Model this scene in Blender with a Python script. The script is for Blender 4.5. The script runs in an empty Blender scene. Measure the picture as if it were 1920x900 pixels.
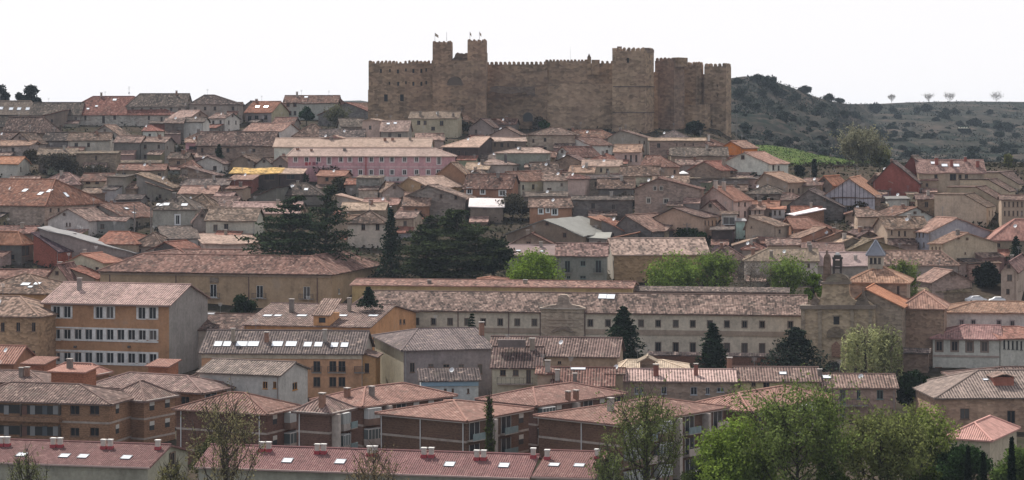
import bpy, math, random, zlib
import numpy as np
from mathutils import Vector, Matrix

# ------------------------------------------------------------------ camera, sky, sun, exposure
S = bpy.context.scene
COL = S.collection
F, YH, CZ = 4000.0, 260.0, 60.0          # focal length and horizon row for a 1920 px wide picture, eye height
cam_d = bpy.data.cameras.new('camera'); cam = bpy.data.objects.new('camera', cam_d); COL.objects.link(cam)
cam.location = (0, 0, CZ); cam.rotation_euler = (math.pi/2, 0, 0)
cam_d.sensor_width = 36; cam_d.lens = 36*F/1920; cam_d.shift_y = -(450-YH)/1920
cam_d.clip_start = 1; cam_d.clip_end = 30000
S.camera = cam
SUN_EL, SUN_AZ = 52.0, -32.0             # sun behind the castle, a little to the left
W = bpy.data.worlds.new('World'); S.world = W; W.use_nodes = True
wn = W.node_tree; wn.nodes.clear()
sk = wn.nodes.new('ShaderNodeTexSky'); sk.sky_type = 'NISHITA'; sk.sun_disc = False
sk.sun_elevation = math.radians(SUN_EL); sk.sun_rotation = math.radians(SUN_AZ)
sk.altitude = 900; sk.air_density = 1.0; sk.dust_density = 4.0; sk.ozone_density = 1.0
bg = wn.nodes.new('ShaderNodeBackground'); bg.inputs[1].default_value = 0.10
veil = wn.nodes.new('ShaderNodeMix'); veil.data_type = 'RGBA'; veil.blend_type = 'MIX'   # thin bright cloud veil over the sky
veil.inputs[7].default_value = (7.15, 7.0, 7.1, 1)
tc = wn.nodes.new('ShaderNodeTexCoord'); dt = wn.nodes.new('ShaderNodeVectorMath'); dt.operation = 'DOT_PRODUCT'   # veil made denser ahead and rightward, added to brighten right-facing walls
dt.inputs[1].default_value = (.50, .86, .10); wn.links.new(tc.outputs['Generated'], dt.inputs[0])
mr = wn.nodes.new('ShaderNodeMapRange'); mr.interpolation_type = 'SMOOTHSTEP'; mr.inputs[1].default_value = -.15; mr.inputs[2].default_value = .72; mr.inputs[3].default_value = .50; mr.inputs[4].default_value = .96
wn.links.new(dt.outputs['Value'], mr.inputs[0]); wn.links.new(mr.outputs[0], veil.inputs[0])
wo = wn.nodes.new('ShaderNodeOutputWorld')
wn.links.new(sk.outputs[0], veil.inputs[6]); wn.links.new(veil.outputs[2], bg.inputs[0]); wn.links.new(bg.outputs[0], wo.inputs[0])
sd = bpy.data.lights.new('sun', 'SUN'); sd.energy = 4.1; sd.angle = math.radians(0.6); sd.color = (1, 0.95, 0.88)
sun = bpy.data.objects.new('sun', sd); COL.objects.link(sun)
_e, _a = math.radians(SUN_EL), math.radians(SUN_AZ)
sun.rotation_euler = Vector((math.sin(_a)*math.cos(_e), math.cos(_a)*math.cos(_e), math.sin(_e))).to_track_quat('Z', 'Y').to_euler()
S.view_settings.view_transform = 'Standard'; S.view_settings.look = 'None'
S.view_settings.exposure = 0.52; S.view_settings.gamma = 1; S.view_settings.use_curve_mapping = False
S.cycles.max_bounces = 6; S.cycles.diffuse_bounces = 3; S.cycles.transparent_max_bounces = 6; S.cycles.volume_bounces = 0

# ------------------------------------------------------------------ ground profile
_T = [(1010,240),(925,270),(790,330),(688,385),(668,400),(604,425),(505,465),(450,490),(400,520),(340,560),(290,610),(250,690),(224,730)]
GY = np.array([60, 150] + [t[1] for t in _T] + [770, 850, 1000, 5000.])
GZ = np.array([CZ-44, CZ-45] + [CZ+(YH-t[0])/F*t[1] for t in _T] + [CZ+6, CZ-12, CZ-36, CZ-40.])
def D(y):                                  # distance of the ground seen at picture row y
    return float(np.interp(-y, [-t[0] for t in _T], [t[1] for t in _T]))
def Zg(X, Y):
    z = float(np.interp(Y, GY, GZ))
    px = 960+F*X/Y
    if Y > 560 and px > 1340:
        k = min(1, (px-1340)/110)*min(1, (Y-560)/60); z -= k*max(0, z-(CZ-9))
    return z
def P(x, y, Y): return Vector(((x-960)/F*Y, Y, CZ+(YH-y)/F*Y))
CAM = Vector((0, 0, CZ))

# ------------------------------------------------------------------ materials (base colour comes from each object's own colour)
class NT:
    def __init__(s, name):
        s.m = bpy.data.materials.new(name); s.m.use_nodes = True; s.t = s.m.node_tree; s.t.nodes.clear()
        s.out = s.t.nodes.new('ShaderNodeOutputMaterial')
    def n(s, ty, ins=None, **pr):
        nd = s.t.nodes.new(ty)
        for k, v in pr.items(): setattr(nd, k, v)
        for k, v in (ins or {}).items(): s.set(nd.inputs[k], v)
        return nd
    def set(s, sock, v):
        if hasattr(v, 'links') and hasattr(v, 'is_output'): s.t.links.new(v, sock)
        elif hasattr(v, 'outputs'): s.t.links.new(v.outputs[0], sock)
        else: sock.default_value = v
    def ma(s, op, a, b=0.0, c=0.0):
        nd = s.n('ShaderNodeMath', operation=op); s.set(nd.inputs[0], a); s.set(nd.inputs[1], b); s.set(nd.inputs[2], c); return nd.outputs[0]
    def noise(s, vec, scale, detail=3, rough=.55):
        return s.n('ShaderNodeTexNoise', {'Vector': vec, 'Scale': scale, 'Detail': detail, 'Roughness': rough}).outputs[0]
    def mapv(s, vec, sc): return s.n('ShaderNodeMapping', {'Vector': vec, 'Scale': sc}).outputs[0]
    def scale(s, col, fac): return s.n('ShaderNodeVectorMath', {0: col, 3: fac}, operation='SCALE').outputs[0]
    def mix(s, f, a, b):
        nd = s.n('ShaderNodeMix', data_type='RGBA'); s.set(nd.inputs[0], f); s.set(nd.inputs[6], a); s.set(nd.inputs[7], b); return nd.outputs[2]
    def ramp(s, v, lo, hi): return s.n('ShaderNodeMapRange', {0: v, 1: lo, 2: hi}).outputs[0]
    def bsdf(s, col, rough=.9, normal=None, spec=.2):
        b = s.n('ShaderNodeBsdfPrincipled', {'Base Color': col, 'Roughness': rough, 'Specular IOR Level': spec})
        if normal is not None: s.set(b.inputs['Normal'], normal)
        s.t.links.new(b.outputs[0], s.out.inputs[0]); return b
    def pos(s): return s.n('ShaderNodeNewGeometry').outputs['Position']
    def oc(s): o = s.n('ShaderNodeObjectInfo'); return o.outputs['Color'], o.outputs['Alpha'], o.outputs['Random']

def tile_mat(name, pitch, row, stripe, k=1.0, cl=1):
    t = NT(name); c, al, rnd = t.oc(); p = t.pos()
    uv = t.n('ShaderNodeSeparateXYZ', {0: t.n('ShaderNodeUVMap').outputs[0]})
    cu = t.ma('DIVIDE', uv.outputs[0], pitch); cv = t.ma('DIVIDE', uv.outputs[1], row)
    cell = t.n('ShaderNodeCombineXYZ', {0: t.ma('FLOOR', t.ma('DIVIDE', cu, cl)), 1: t.ma('FLOOR', t.ma('DIVIDE', cv, cl)), 2: rnd})
    r1 = t.n('ShaderNodeTexWhiteNoise', {'Vector': cell.outputs[0]}, noise_dimensions='3D').outputs[0]
    col_r = t.n('ShaderNodeTexWhiteNoise', {'Vector': t.n('ShaderNodeCombineXYZ', {0: t.ma('FLOOR', t.ma('DIVIDE', uv.outputs[0], pitch*3.1)), 1: rnd}).outputs[0]}, noise_dimensions='3D').outputs[0]
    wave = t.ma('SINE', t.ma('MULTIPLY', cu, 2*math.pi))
    r2 = t.noise(p, .22, 4, .6); r3 = t.noise(p, 1.3, 3, .65)
    v = t.ma('ADD', t.ma('MULTIPLY', t.ma('SUBTRACT', r1, .5), 1.0*k), t.ma('MULTIPLY', t.ma('SUBTRACT', r2, .5), 1.5*k))
    v = t.ma('ADD', v, t.ma('MULTIPLY', t.ma('SUBTRACT', r3, .5), 1.6*k))
    v = t.ma('ADD', v, t.ma('MULTIPLY', t.ma('SUBTRACT', col_r, .5), .35))
    v = t.ma('MULTIPLY_ADD', v, al, 1.0)
    v = t.ma('MAXIMUM', t.ma('MULTIPLY_ADD', wave, stripe, v), .25)  # darker channels: groove shade, plus settled dirt, painted into the colour
    cc = t.scale(c, v)
    pale = t.ma('MULTIPLY', t.ramp(t.ma('MULTIPLY_ADD', r1, .22, r3), .72, .82), t.ma('MULTIPLY', al, .6))
    cc = t.mix(pale, cc, (.40, .30, .245, 1))
    moss = t.ma('MULTIPLY', t.ramp(t.noise(p, .45, 4, .65), .55, .75), t.ma('MULTIPLY', al, .8))
    cc = t.mix(moss, cc, (.13, .105, .085, 1))
    bmp = t.n('ShaderNodeBump', {'Strength': .75, 'Distance': .09, 'Height': t.ma('MULTIPLY_ADD', r1, .5, wave)})
    t.bsdf(cc, .92, bmp.outputs[0]); return t.m

def plaster_mat():
    t = NT('plaster'); c, al, rnd = t.oc(); p = t.pos()
    n1 = t.noise(p, .3, 5, .65); n2 = t.noise(t.mapv(p, (1.6, 1.6, .35)), .8, 4, .6); n3 = t.noise(p, 2.2, 3, .65)
    v = t.ma('MULTIPLY_ADD', t.ma('SUBTRACT', n1, .5), 1.1, 1.0)
    v = t.ma('MULTIPLY_ADD', t.ma('SUBTRACT', n2, .5), .5, v); v = t.ma('MULTIPLY_ADD', t.ma('SUBTRACT', n3, .5), .7, v)
    cc = t.scale(c, v)
    cc = t.mix(t.ma('MULTIPLY', t.ramp(n1, .58, .72), .45), cc, (.24, .2, .165, 1))
    t.bsdf(cc, .95, t.n('ShaderNodeBump', {'Strength': .3, 'Distance': .05, 'Height': n3}).outputs[0]); return t.m

def stone_mat(name, sc, amp, patch):
    t = NT(name); c, al, rnd = t.oc(); p = t.pos()
    vo = t.n('ShaderNodeTexVoronoi', {'Vector': t.mapv(p, (1, 1, 1.7)), 'Scale': sc})
    s = t.n('ShaderNodeSeparateColor', {0: vo.outputs['Color']})
    n1 = t.noise(p, .12, 5, .65); n2 = t.noise(t.mapv(p, (.5, .5, 1.4)), .5, 4, .65); n3 = t.noise(t.mapv(p, (1.2, 1.2, .12)), .6, 4, .6)
    v = t.ma('MULTIPLY_ADD', t.ma('SUBTRACT', s.outputs[0], .5), amp, 1.0)
    v = t.ma('MULTIPLY_ADD', t.ma('SUBTRACT', n1, .5), patch, v); v = t.ma('MULTIPLY_ADD', t.ma('SUBTRACT', n2, .5), .9, v)
    v = t.ma('MAXIMUM', t.ma('MULTIPLY_ADD', t.ma('SUBTRACT', n3, .5), .7, v), .3)
    cc = t.scale(c, v)
    cc = t.mix(t.ma('MULTIPLY', t.ramp(t.noise(p, .08, 4, .6), .48, .62), .55), cc, t.mix(.4, cc, (.24, .135, .10, 1)))
    t.bsdf(cc, .95, t.n('ShaderNodeBump', {'Strength': .6, 'Distance': .12, 'Height': vo.outputs[0]}).outputs[0]); return t.m

def brick_mat():
    t = NT('brick'); c, al, rnd = t.oc(); p = t.pos()
    z = t.n('ShaderNodeSeparateXYZ', {0: p}).outputs[2]
    r = t.n('ShaderNodeTexWhiteNoise', {'Vector': t.n('ShaderNodeVectorMath', {0: t.mapv(p, (4, 4, 9))}, operation='FLOOR').outputs[0]}, noise_dimensions='3D').outputs[0]
    n1 = t.noise(p, .25, 4, .6)
    v = t.ma('MULTIPLY_ADD', t.ma('SUBTRACT', r, .5), .5, 1.0); v = t.ma('MULTIPLY_ADD', t.ma('SUBTRACT', n1, .5), .7, v)
    v = t.ma('MULTIPLY_ADD', t.ma('SINE', t.ma('MULTIPLY', z, 2*math.pi*3.2)), .07, v)
    t.bsdf(t.scale(c, v), .93); return t.m

def leaf_mat():
    t = NT('leaves'); c, al, rnd = t.oc(); p = t.pos()
    ri = t.n('ShaderNodeNewGeometry').outputs['Random Per Island']
    v = t.ma('MULTIPLY_ADD', ri, .9, .5); v = t.ma('MULTIPLY_ADD', t.ma('SUBTRACT', t.noise(p, .42, 3), .5), 2.2, v)
    cc = t.scale(c, t.ma('MAXIMUM', v, .2))
    d = t.n('ShaderNodeBsdfDiffuse', {0: cc}); tr = t.n('ShaderNodeBsdfTranslucent', {0: t.scale(cc, 1.1)})
    m = t.n('ShaderNodeMixShader', {0: t.ma('MULTIPLY', al, .55), 1: d.outputs[0], 2: tr.outputs[0]})
    t.t.links.new(m.outputs[0], t.out.inputs[0]); return t.m

def plain_mat(name, rough=.6, spec=.4, metal=0, var=.25):
    t = NT(name); c, al, rnd = t.oc(); n = t.noise(t.pos(), 1.7, 3)
    b = t.bsdf(t.scale(c, t.ma('MULTIPLY_ADD', t.ma('SUBTRACT', n, .5), var, 1.0)), rough, None, spec); b.inputs['Metallic'].default_value = metal; return t.m

def ground_mat(name, cols, sc):
    t = NT(name); p = t.pos()
    n1 = t.noise(p, sc, 6, .65); n2 = t.noise(p, sc*9, 4, .7); n3 = t.noise(t.mapv(p, (1, 1, 3.5)), sc*3, 5, .65)
    cc = t.mix(t.ramp(n1, .4, .62), cols[0]+(1,), cols[1]+(1,)); cc = t.mix(t.ramp(n3, .5, .66), cc, cols[2]+(1,))
    cc = t.scale(cc, t.ma('MULTIPLY_ADD', n2, 1.2, .4))
    t.bsdf(cc, 1.0, t.n('ShaderNodeBump', {'Strength': .7, 'Distance': .6, 'Height': n2}).outputs[0], 0); return t.m

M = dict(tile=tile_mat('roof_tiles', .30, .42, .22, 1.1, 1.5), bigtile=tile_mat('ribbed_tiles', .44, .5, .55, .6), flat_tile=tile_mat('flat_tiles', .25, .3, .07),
         p=plaster_mat(), s=stone_mat('stone', 1.5, .5, .6), c=stone_mat('castle_stone', .8, .6, 1.3), b=brick_mat(), leaf=leaf_mat(),
         paint=plain_mat('paint'), bark=plain_mat('bark', .95, .1, 0, .8), glass=plain_mat('window_glass', .25, .25, 0, .1), metal=plain_mat('metal', .45, .5, .6),
         lite=plain_mat('skylight_glass', .15, .7, 0, .08), sheet=plain_mat('roof_sheet', .6, .4, 0, .5),
         ground=ground_mat('town_ground', [(.04, .034, .026), (.075, .058, .046), (.035, .036, .022)], .06),
         hill=ground_mat('hill_scrub', [(.020, .026, .022), (.05, .046, .04), (.08, .064, .055)], .02),
         meadow=ground_mat('meadow_grass', [(.06, .095, .028), (.09, .12, .04), (.095, .095, .05)], .07))

RC = dict(br=(0.125, 0.081, 0.067, 1.00), rd=(0.202, 0.086, 0.062, 0.75), pk=(0.267, 0.168, 0.138, 0.75), lt=(0.353, 0.258, 0.215, 0.65), dk=(0.082, 0.063, 0.057, 0.95), gy=(0.133, 0.105, 0.095, 0.90),
          tn=(0.258, 0.206, 0.163, 0.45), og=(0.327, 0.155, 0.103, 0.50), wh=(0.780, 0.760, 0.740, 0.10), ol=(0.155, 0.120, 0.086, 0.95), rb=(0.159, 0.084, 0.065, 0.95), sp=(0.194, 0.131, 0.107, 1.10),
          cr=(0.310, 0.163, 0.120, 0.45), mr=(.225, .118, .105, .35), mt=(.22, .22, .225, .6), pu=(0.070, 0.045, 0.060, 0.50), yl=(0.550, 0.360, 0.120, 1.00))
WC = dict(gr=(.265, .225, .195), wh=(.58, .54, .48), st=(.225, .17, .128), be=(.37, .285, .21), cr=(.45, .38, .28), oc=(.33, .225, .125), og=(.37, .205, .115),
          pk=(.53, .295, .31), dg=(.135, .12, .108), bs=(.26, .135, .085), rd=(.19, .07, .055), db=(.135, .075, .055), wb=(.45, .42, .385), pp=(.42, .31, .26),
          gg=(.235, .235, .205), ss=(.28, .22, .175), bl=(.45, .55, .60), dw=(.06, .045, .04), lg=(.39, .345, .295), to=(.5, .16, .04))
def A(c, a=1.0): return tuple(c[:3]) + (c[3] if len(c) > 3 else a,)

# ------------------------------------------------------------------ object helpers
def mk(name, v, f, mat, parent=None, col=(.5, .5, .5, 1), uvs=None):
    me = bpy.data.meshes.new(name); me.from_pydata([tuple(p) for p in v], [], f); me.materials.append(M[mat] if isinstance(mat, str) else mat)
    if uvs:
        l = me.uv_layers.new(); l.data.foreach_set('uv', [c for u in uvs for c in u])
    return link(name, me, parent, col)
def link(name, me, parent=None, col=(.5, .5, .5, 1), loc=(0, 0, 0), rz=0):
    o = bpy.data.objects.new(name, me); COL.objects.link(o); o.color = A(col); o.parent = parent; o.location = loc; o.rotation_euler = (0, 0, rz); return o
LABELS = set()
def thing(o, label, cat, group=None):
    o['label'] = label; o['category'] = cat
    if group: o['group'] = group
    return o
def empty(name, loc, rz=0): o = link(name, None, None, (1, 1, 1, 1), loc, rz); o.empty_display_size = .5; return o
def boxvf(V, Fc, x0, x1, y0, y1, z0, z1):
    b = len(V); V += [(x0,y0,z0),(x1,y0,z0),(x1,y1,z0),(x0,y1,z0),(x0,y0,z1),(x1,y0,z1),(x1,y1,z1),(x0,y1,z1)]
    Fc += [tuple(b+i for i in q) for q in ((0,3,2,1),(4,5,6,7),(0,1,5,4),(1,2,6,5),(2,3,7,6),(3,0,4,7))]
def tubevf(V, Fc, pts, r0, r1, n=5):
    b = len(V); k = len(pts)
    for i, p in enumerate(pts):
        p = Vector(p); t = (Vector(pts[min(i+1, k-1)])-Vector(pts[max(i-1, 0)])).normalized()
        s = t.orthogonal().normalized(); q = t.cross(s); r = r0+(r1-r0)*i/max(1, k-1)
        for j in range(n): w = 2*math.pi*j/n; V.append(tuple(p+s*(r*math.cos(w))+q*(r*math.sin(w))))
    for i in range(k-1):
        for j in range(n): Fc.append((b+i*n+j, b+i*n+(j+1)%n, b+(i+1)*n+(j+1)%n, b+(i+1)*n+j))
def roofvf(panels, th=.2, sag=0, ph=0):                 # closed slab from planar panels, with uv in metres along eave and slope
    V, idx, Fc = [], {}, []
    def vi(p):
        k = tuple(round(c, 3) for c in p)
        if k not in idx: idx[k] = len(V); V.append(k)
        return idx[k]
    src = []
    for pn in panels:
        N = newell(pn)
        if sag and len(pn) == 4:
            A_, B_, C_, D_ = map(Vector, pn); na, nb = max(1, int((B_-A_).length/2.4)), max(1, int((D_-A_).length/2.4))
            g = [[(A_*(1-i/na)+B_*(i/na))*(1-j/nb)+(D_*(1-i/na)+C_*(i/na))*(j/nb) for i in range(na+1)] for j in range(nb+1)]
            for q in (q for r_ in g for q in r_): q.z += sag*(math.sin(q.x*.55+ph)*math.cos(q.y*.7+ph*2)+.6*math.sin(q.x*1.7+q.y*1.3+ph*3))
            src += [([g[j][i], g[j][i+1], g[j+1][i+1], g[j+1][i]], N) for j in range(nb) for i in range(na)]
        else: src.append((pn, N))
    tops = [[vi(p) for p in pn] for pn, _ in src]; n = len(V); uvs = []
    for (pn, N), tp in zip(src, tops):
        hd = Vector((0, 0, 1)).cross(N); hd = hd.normalized() if hd.length > 1e-4 else Vector((1, 0, 0)); sl = N.cross(hd)
        Fc.append(tuple(tp)); uvs += [(Vector(p).dot(hd), Vector(p).dot(sl)) for p in pn]
    V += [(x, y, z-th) for x, y, z in V]
    for tp in tops: Fc.append(tuple(i+n for i in reversed(tp))); uvs += [(0, 0)]*len(tp)
    ed = {}
    for tp in tops:
        for i, j in zip(tp, tp[1:]+tp[:1]): ed[(i, j)] = 1
    for (i, j) in ed:
        if (j, i) not in ed: Fc.append((j, i, i+n, j+n)); uvs += [(0, 0)]*4
    return V, Fc, uvs
def newell(p):
    n = Vector((0, 0, 0))
    for a, b in zip(p, p[1:]+p[:1]): n += Vector(((a[1]-b[1])*(a[2]+b[2]), (a[2]-b[2])*(a[0]+b[0]), (a[0]-b[0])*(a[1]+b[1])))
    return n.normalized()
def wallvf(V, Fc, o, e, nrm, Ls, z0, z1, holes, rec=.16):     # wall rectangle with real recessed openings
    o, e, nrm = Vector(o), Vector(e), Vector(nrm)
    xs = sorted({0., Ls} | {round(c, 3) for h in holes for c in (h[0]-h[2]/2, h[0]+h[2]/2)}); zs = sorted({z0, z1} | {round(c, 3) for h in holes for c in (h[1]-h[3]/2, h[1]+h[3]/2)})
    idx = {}
    def vi(s, z):
        if (s, z) not in idx: p = o+e*s; idx[(s, z)] = len(V); V.append((p.x, p.y, z))
        return idx[(s, z)]
    for a, b in zip(xs, xs[1:]):
        for c, d in zip(zs, zs[1:]):
            ms, mz = (a+b)/2, (c+d)/2
            if any(abs(ms-h[0]) < h[2]/2 and abs(mz-h[1]) < h[3]/2 for h in holes): continue
            Fc.append((vi(a, c), vi(b, c), vi(b, d), vi(a, d)))
    for h in holes:
        q = [(h[0]-h[2]/2, h[1]-h[3]/2), (h[0]+h[2]/2, h[1]-h[3]/2), (h[0]+h[2]/2, h[1]+h[3]/2), (h[0]-h[2]/2, h[1]+h[3]/2)]
        b = len(V)
        for s, z in q: p = o+e*s; V.append((p.x, p.y, z))
        for s, z in q: p = o+e*s-nrm*rec; V.append((p.x, p.y, z))
        for i in range(4): j = (i+1) % 4; Fc.append((b+i, b+j, b+4+j, b+4+i))
        Fc.append((b+4, b+5, b+6, b+7))
WM = {}
FR = dict(wd=(.16, .10, .07), wh=(.7, .7, .68), st=(.38, .34, .29), dk=(.05, .05, .05), gn=(.16, .22, .2))
def window(parent, p, rz, w, h, fr='wd', tr=0, rec=.16, pane=(.02, .022, .026), div=True):
    k = (round(w, 1), round(h, 1), tr, rec, div)
    if k not in WM:
        V, Fc = [], []; boxvf(V, Fc, -w/2+.01, w/2-.01, rec-.05, rec-.005, -h/2+.01, h/2-.01)
        a = bpy.data.meshes.new('window'); a.from_pydata(V, [], Fc); a.materials.append(M['glass'])
        V, Fc = [], []; t = .07
        for x0, x1, z0, z1 in ((-w/2, -w/2+t, -h/2, h/2), (w/2-t, w/2, -h/2, h/2), (-w/2+t, w/2-t, -h/2, -h/2+t), (-w/2+t, w/2-t, h/2-t, h/2)) + (((-t/2, t/2, -h/2+t, h/2-t),) if div else ()):
            boxvf(V, Fc, x0, x1, rec-.1, rec-.056, z0, z1)
        if tr:
            for x0, x1, z0, z1 in ((-w/2-tr, -w/2, -h/2, h/2), (w/2, w/2+tr, -h/2, h/2), (-w/2-tr, w/2+tr, h/2, h/2+tr), (-w/2-tr, w/2+tr, -h/2-tr*.8, -h/2)): boxvf(V, Fc, x0, x1, -.05, .02, z0, z1)
        else: boxvf(V, Fc, -w/2-.1, w/2+.1, -.1, .05, -h/2-.1, -h/2)
        b = bpy.data.meshes.new('frame'); b.from_pydata(V, [], Fc); b.materials.append(M['paint']); WM[k] = (a, b)
    o = link('window', WM[k][0], parent, pane, p, rz); link('frame', WM[k][1], o, FR[fr] if isinstance(fr, str) else fr); return o
def inside(q, pts, n):
    for a, b in zip(pts, pts[1:]+pts[:1]):
        if (Vector(b)-Vector(a)).cross(q-Vector(a)).dot(n) < -1e-4: return False
    return True

# ------------------------------------------------------------------ a house: walls with recessed windows, tiled roof slab, skylights, chimneys
class B: pass
def H(label, x0, x1, ye, yr, t='g', a=0, d=9, h=5, w='gr', r='br', m='p', win=None, sky=(), ch=None, Y=None, x2=None, ap=.5, il=None, ir=None, ov=.45, tr=0, fr='wd',
      cat='house', name='house', grp='houses of the hillside town', rm='tile', ws=None, w2=None, m2=None, sksz=(.8, 1.1), er=None, rec=.16, ring=None, chc=None, th=.2, ax=1):
    rng = random.Random(zlib.crc32(label.encode())); assert label not in LABELS, label; LABELS.add(label)
    if Y is None:
        Y = 450.
        for _ in range(40): Y = .5*Y+.5*D(ye+F*h/Y)
    ra = math.radians(a); u = Vector((math.cos(ra), math.sin(ra))); v = Vector((-u.y, u.x)); k0, k1 = (x0-960)/F, (x1-960)/F
    E = CZ+(YH-ye)/F*Y
    if a >= 0: P0 = Vector((k0*Y, Y)); L = (k1*P0.y-P0.x)/(u.x-k1*u.y)
    else: P1 = Vector((k1*Y, Y)); L = (P1.x-k0*P1.y)/(u.x-k0*u.y); P0 = P1-u*L
    if x2 is not None:
        q = P0+u*L if a < 0 else P0; k2 = (x2-960)/F; d = max(4, min(34, (k2*q.y-q.x)/(v.x-k2*v.y)))
    c4 = [P0, P0+u*L, P0+u*L+v*d, P0+v*d]
    zb = min(min(Zg(c.x, c.y) for c in c4)-1.2, E-2.5); cen = (c4[0]+c4[2])/2
    ref = {'f': (ap*L, 0), 's': (L/2, d), 'sr': (0, 0), 'sl': (L, 0), 'fl': (.3*L, 0), 'ring': (L/2, (ring or 12)/2)}.get(t, (L/2, d/2))
    rp = P0+u*ref[0]+v*ref[1]; R = CZ+(YH-yr)/F*rp.y; R = max(R, E+.4)
    root = empty(name, (cen.x, cen.y, zb), ra); thing(root, label, cat, grp)
    b = B(); b.root, b.L, b.d, b.E, b.R, b.zb, b.Y, b.a, b.u, b.v, b.P0, b.rng = root, L, d, E, R, zb, Y, ra, u, v, P0, rng
    T = lambda s, tt, z: (s-L/2, tt-d/2, z-zb); b.T = T
    Eb = E if er is None else CZ+(YH-er)/F*Y                     # eave of the right-hand side when lower
    o = ov
    hf = (R-E)
    front, right, back, left = [], [], [], []
    if t == 'g':
        s = hf/(d/2)*o
        pan = [[(-o, -o, E-s), (L+o, -o, E-s), (L+o, d/2, R), (-o, d/2, R)], [(L+o, d+o, E-s), (-o, d+o, E-s), (-o, d/2, R), (L+o, d/2, R)]]
        right = left = [(0, E), (d/2, R), (d, E)]
    elif t == 'f':
        A_ = ap*L; sl, sr_ = (R-E)/A_*o, (R-Eb)/(L-A_)*o
        pan = [[(-o, d+o, E-sl), (-o, -o, E-sl), (A_, -o, R), (A_, d+o, R)], [(L+o, -o, Eb-sr_), (L+o, d+o, Eb-sr_), (A_, d+o, R), (A_, -o, R)]]
        front = [(0, E), (A_, R), (L, Eb)]; back = [(0, Eb), (L-A_, R), (L, E)]
    elif t in ('h', 'hr', 'hl'):
        if L >= d or t != 'h':
            i, j = (d/2 if il is None else il) if t != 'hr' else -o, (d/2 if ir is None else ir) if t != 'hl' else -o
            if i+j > L-.2 and t == 'h': i = j = L/2-.1
            if t == 'hr': j = min(j, L-.3)
            if t == 'hl': i = min(i, L-.3)
            s = hf/(d/2)*o; a1, a2, a3, a4 = (-o, -o, E-s), (L+o, -o, E-s), (L+o, d+o, E-s), (-o, d+o, E-s); r1, r2 = (i, d/2, R), (L-j, d/2, R)
            pan = [[a1, a2, r2, r1], [a3, a4, r1, r2]]
            if t != 'hl': pan.append([a2, a3, r2])
            else: right = [(0, E), (d/2, R), (d, E)]
            if t != 'hr': pan.append([a4, a1, r1])
            else: left = [(0, E), (d/2, R), (d, E)]
        else:
            i = L/2; s = hf/(L/2)*o; a1, a2, a3, a4 = (-o, -o, E-s), (L+o, -o, E-s), (L+o, d+o, E-s), (-o, d+o, E-s); r1, r2 = (L/2, i, R), (L/2, d-i, R)
            pan = [[a1, a2, r1], [a2, a3, r2, r1], [a3, a4, r2], [a4, a1, r1, r2]]
    elif t == 's':
        s = hf/d*o; pan = [[(-o, -o, E-s), (L+o, -o, E-s), (L+o, d+o, R+s), (-o, d+o, R+s)]]
        back = [(0, R), (L, R)]; right = [(0, E), (d, R)]; left = [(0, R), (d, E)]
    elif t == 'sr':
        s = hf/L*o; pan = [[(-o, -o, R+s), (L+o, -o, E-s), (L+o, d+o, E-s), (-o, d+o, R+s)]]
        front = [(0, R), (L, E)]; left = [(0, R), (d, R)]; back = [(0, E), (L, R)]
    elif t == 'sl':
        s = hf/L*o; pan = [[(-o, -o, E-s), (L+o, -o, R+s), (L+o, d+o, R+s), (-o, d+o, E-s)]]
        front = [(0, E), (L, R)]; right = [(0, R), (d, R)]; back = [(0, R), (L, E)]
    elif t == 'fl':
        A_ = ap*L; s = hf/(L-A_)*o
        pan = [[(-o, -o, R), (A_, -o, R), (A_, d+o, R), (-o, d+o, R)], [(A_, -o, R), (L+o, -o, E-s), (L+o, d+o, E-s), (A_, d+o, R)]]
        front = [(0, R), (A_, R), (L, E)]; left = [(0, R), (d, R)]; back = [(0, E), (L-A_, R), (L, R)]
    elif t == 'ring':
        g = ring; s = hf/(g/2)*o; ou = [(-o, -o, E-s), (L+o, -o, E-s), (L+o, d+o, E-s), (-o, d+o, E-s)]; i = g/2
        ri = [(i, i, R), (L-i, i, R), (L-i, d-i, R), (i, d-i, R)]; nn = [(g, g, E), (L-g, g, E), (L-g, d-g, E), (g, d-g, E)]
        pan = []
        for q in range(4):
            w_ = (q+1) % 4; pan.append([ou[q], ou[w_], ri[w_], ri[q]]); pan.append([ri[q], ri[w_], nn[w_], nn[q]])
    b.pan = [[T(*p) for p in pn] for pn in pan]
    sg = .11 if (t in ('g', 'f', 's', 'sr', 'sl') and grp and Y > 440) else 0
    V, Fc, uvs = roofvf(b.pan, th, sg, rng.uniform(0, 6))
    rc = RC[r] if isinstance(r, str) else r
    jit = 1+rng.uniform(-.24, .18); rc = (rc[0]*jit*1.0, rc[1]*jit*rng.uniform(.90, 1.0), rc[2]*jit*rng.uniform(.82, .98), rc[3]) if rm == 'tile' else (rc[0]*jit*.94, rc[1]*jit*.92, rc[2]*jit*rng.uniform(.92, 1.0), rc[3])
    rc = (rc[0]*.9, rc[1]*.9, rc[2]*.9, rc[3]) if r != 'wh' else rc
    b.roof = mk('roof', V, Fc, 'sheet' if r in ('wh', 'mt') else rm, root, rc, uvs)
    # ridge caps
    RV, RF = [], []
    ridges = set()
    for i, p in enumerate(b.pan):
        for q in b.pan[i+1:]:
            sh = [x for x in p if any((Vector(x)-Vector(y)).length < .01 for y in q)]
            if len(sh) == 2: ridges.add(tuple(sorted((tuple(sh[0]), tuple(sh[1])))))
    for x, y in ridges: tubevf(RV, RF, [Vector(x)+Vector((0, 0, .03)), Vector(y)+Vector((0, 0, .03))], .14, .14, 6)
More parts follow.
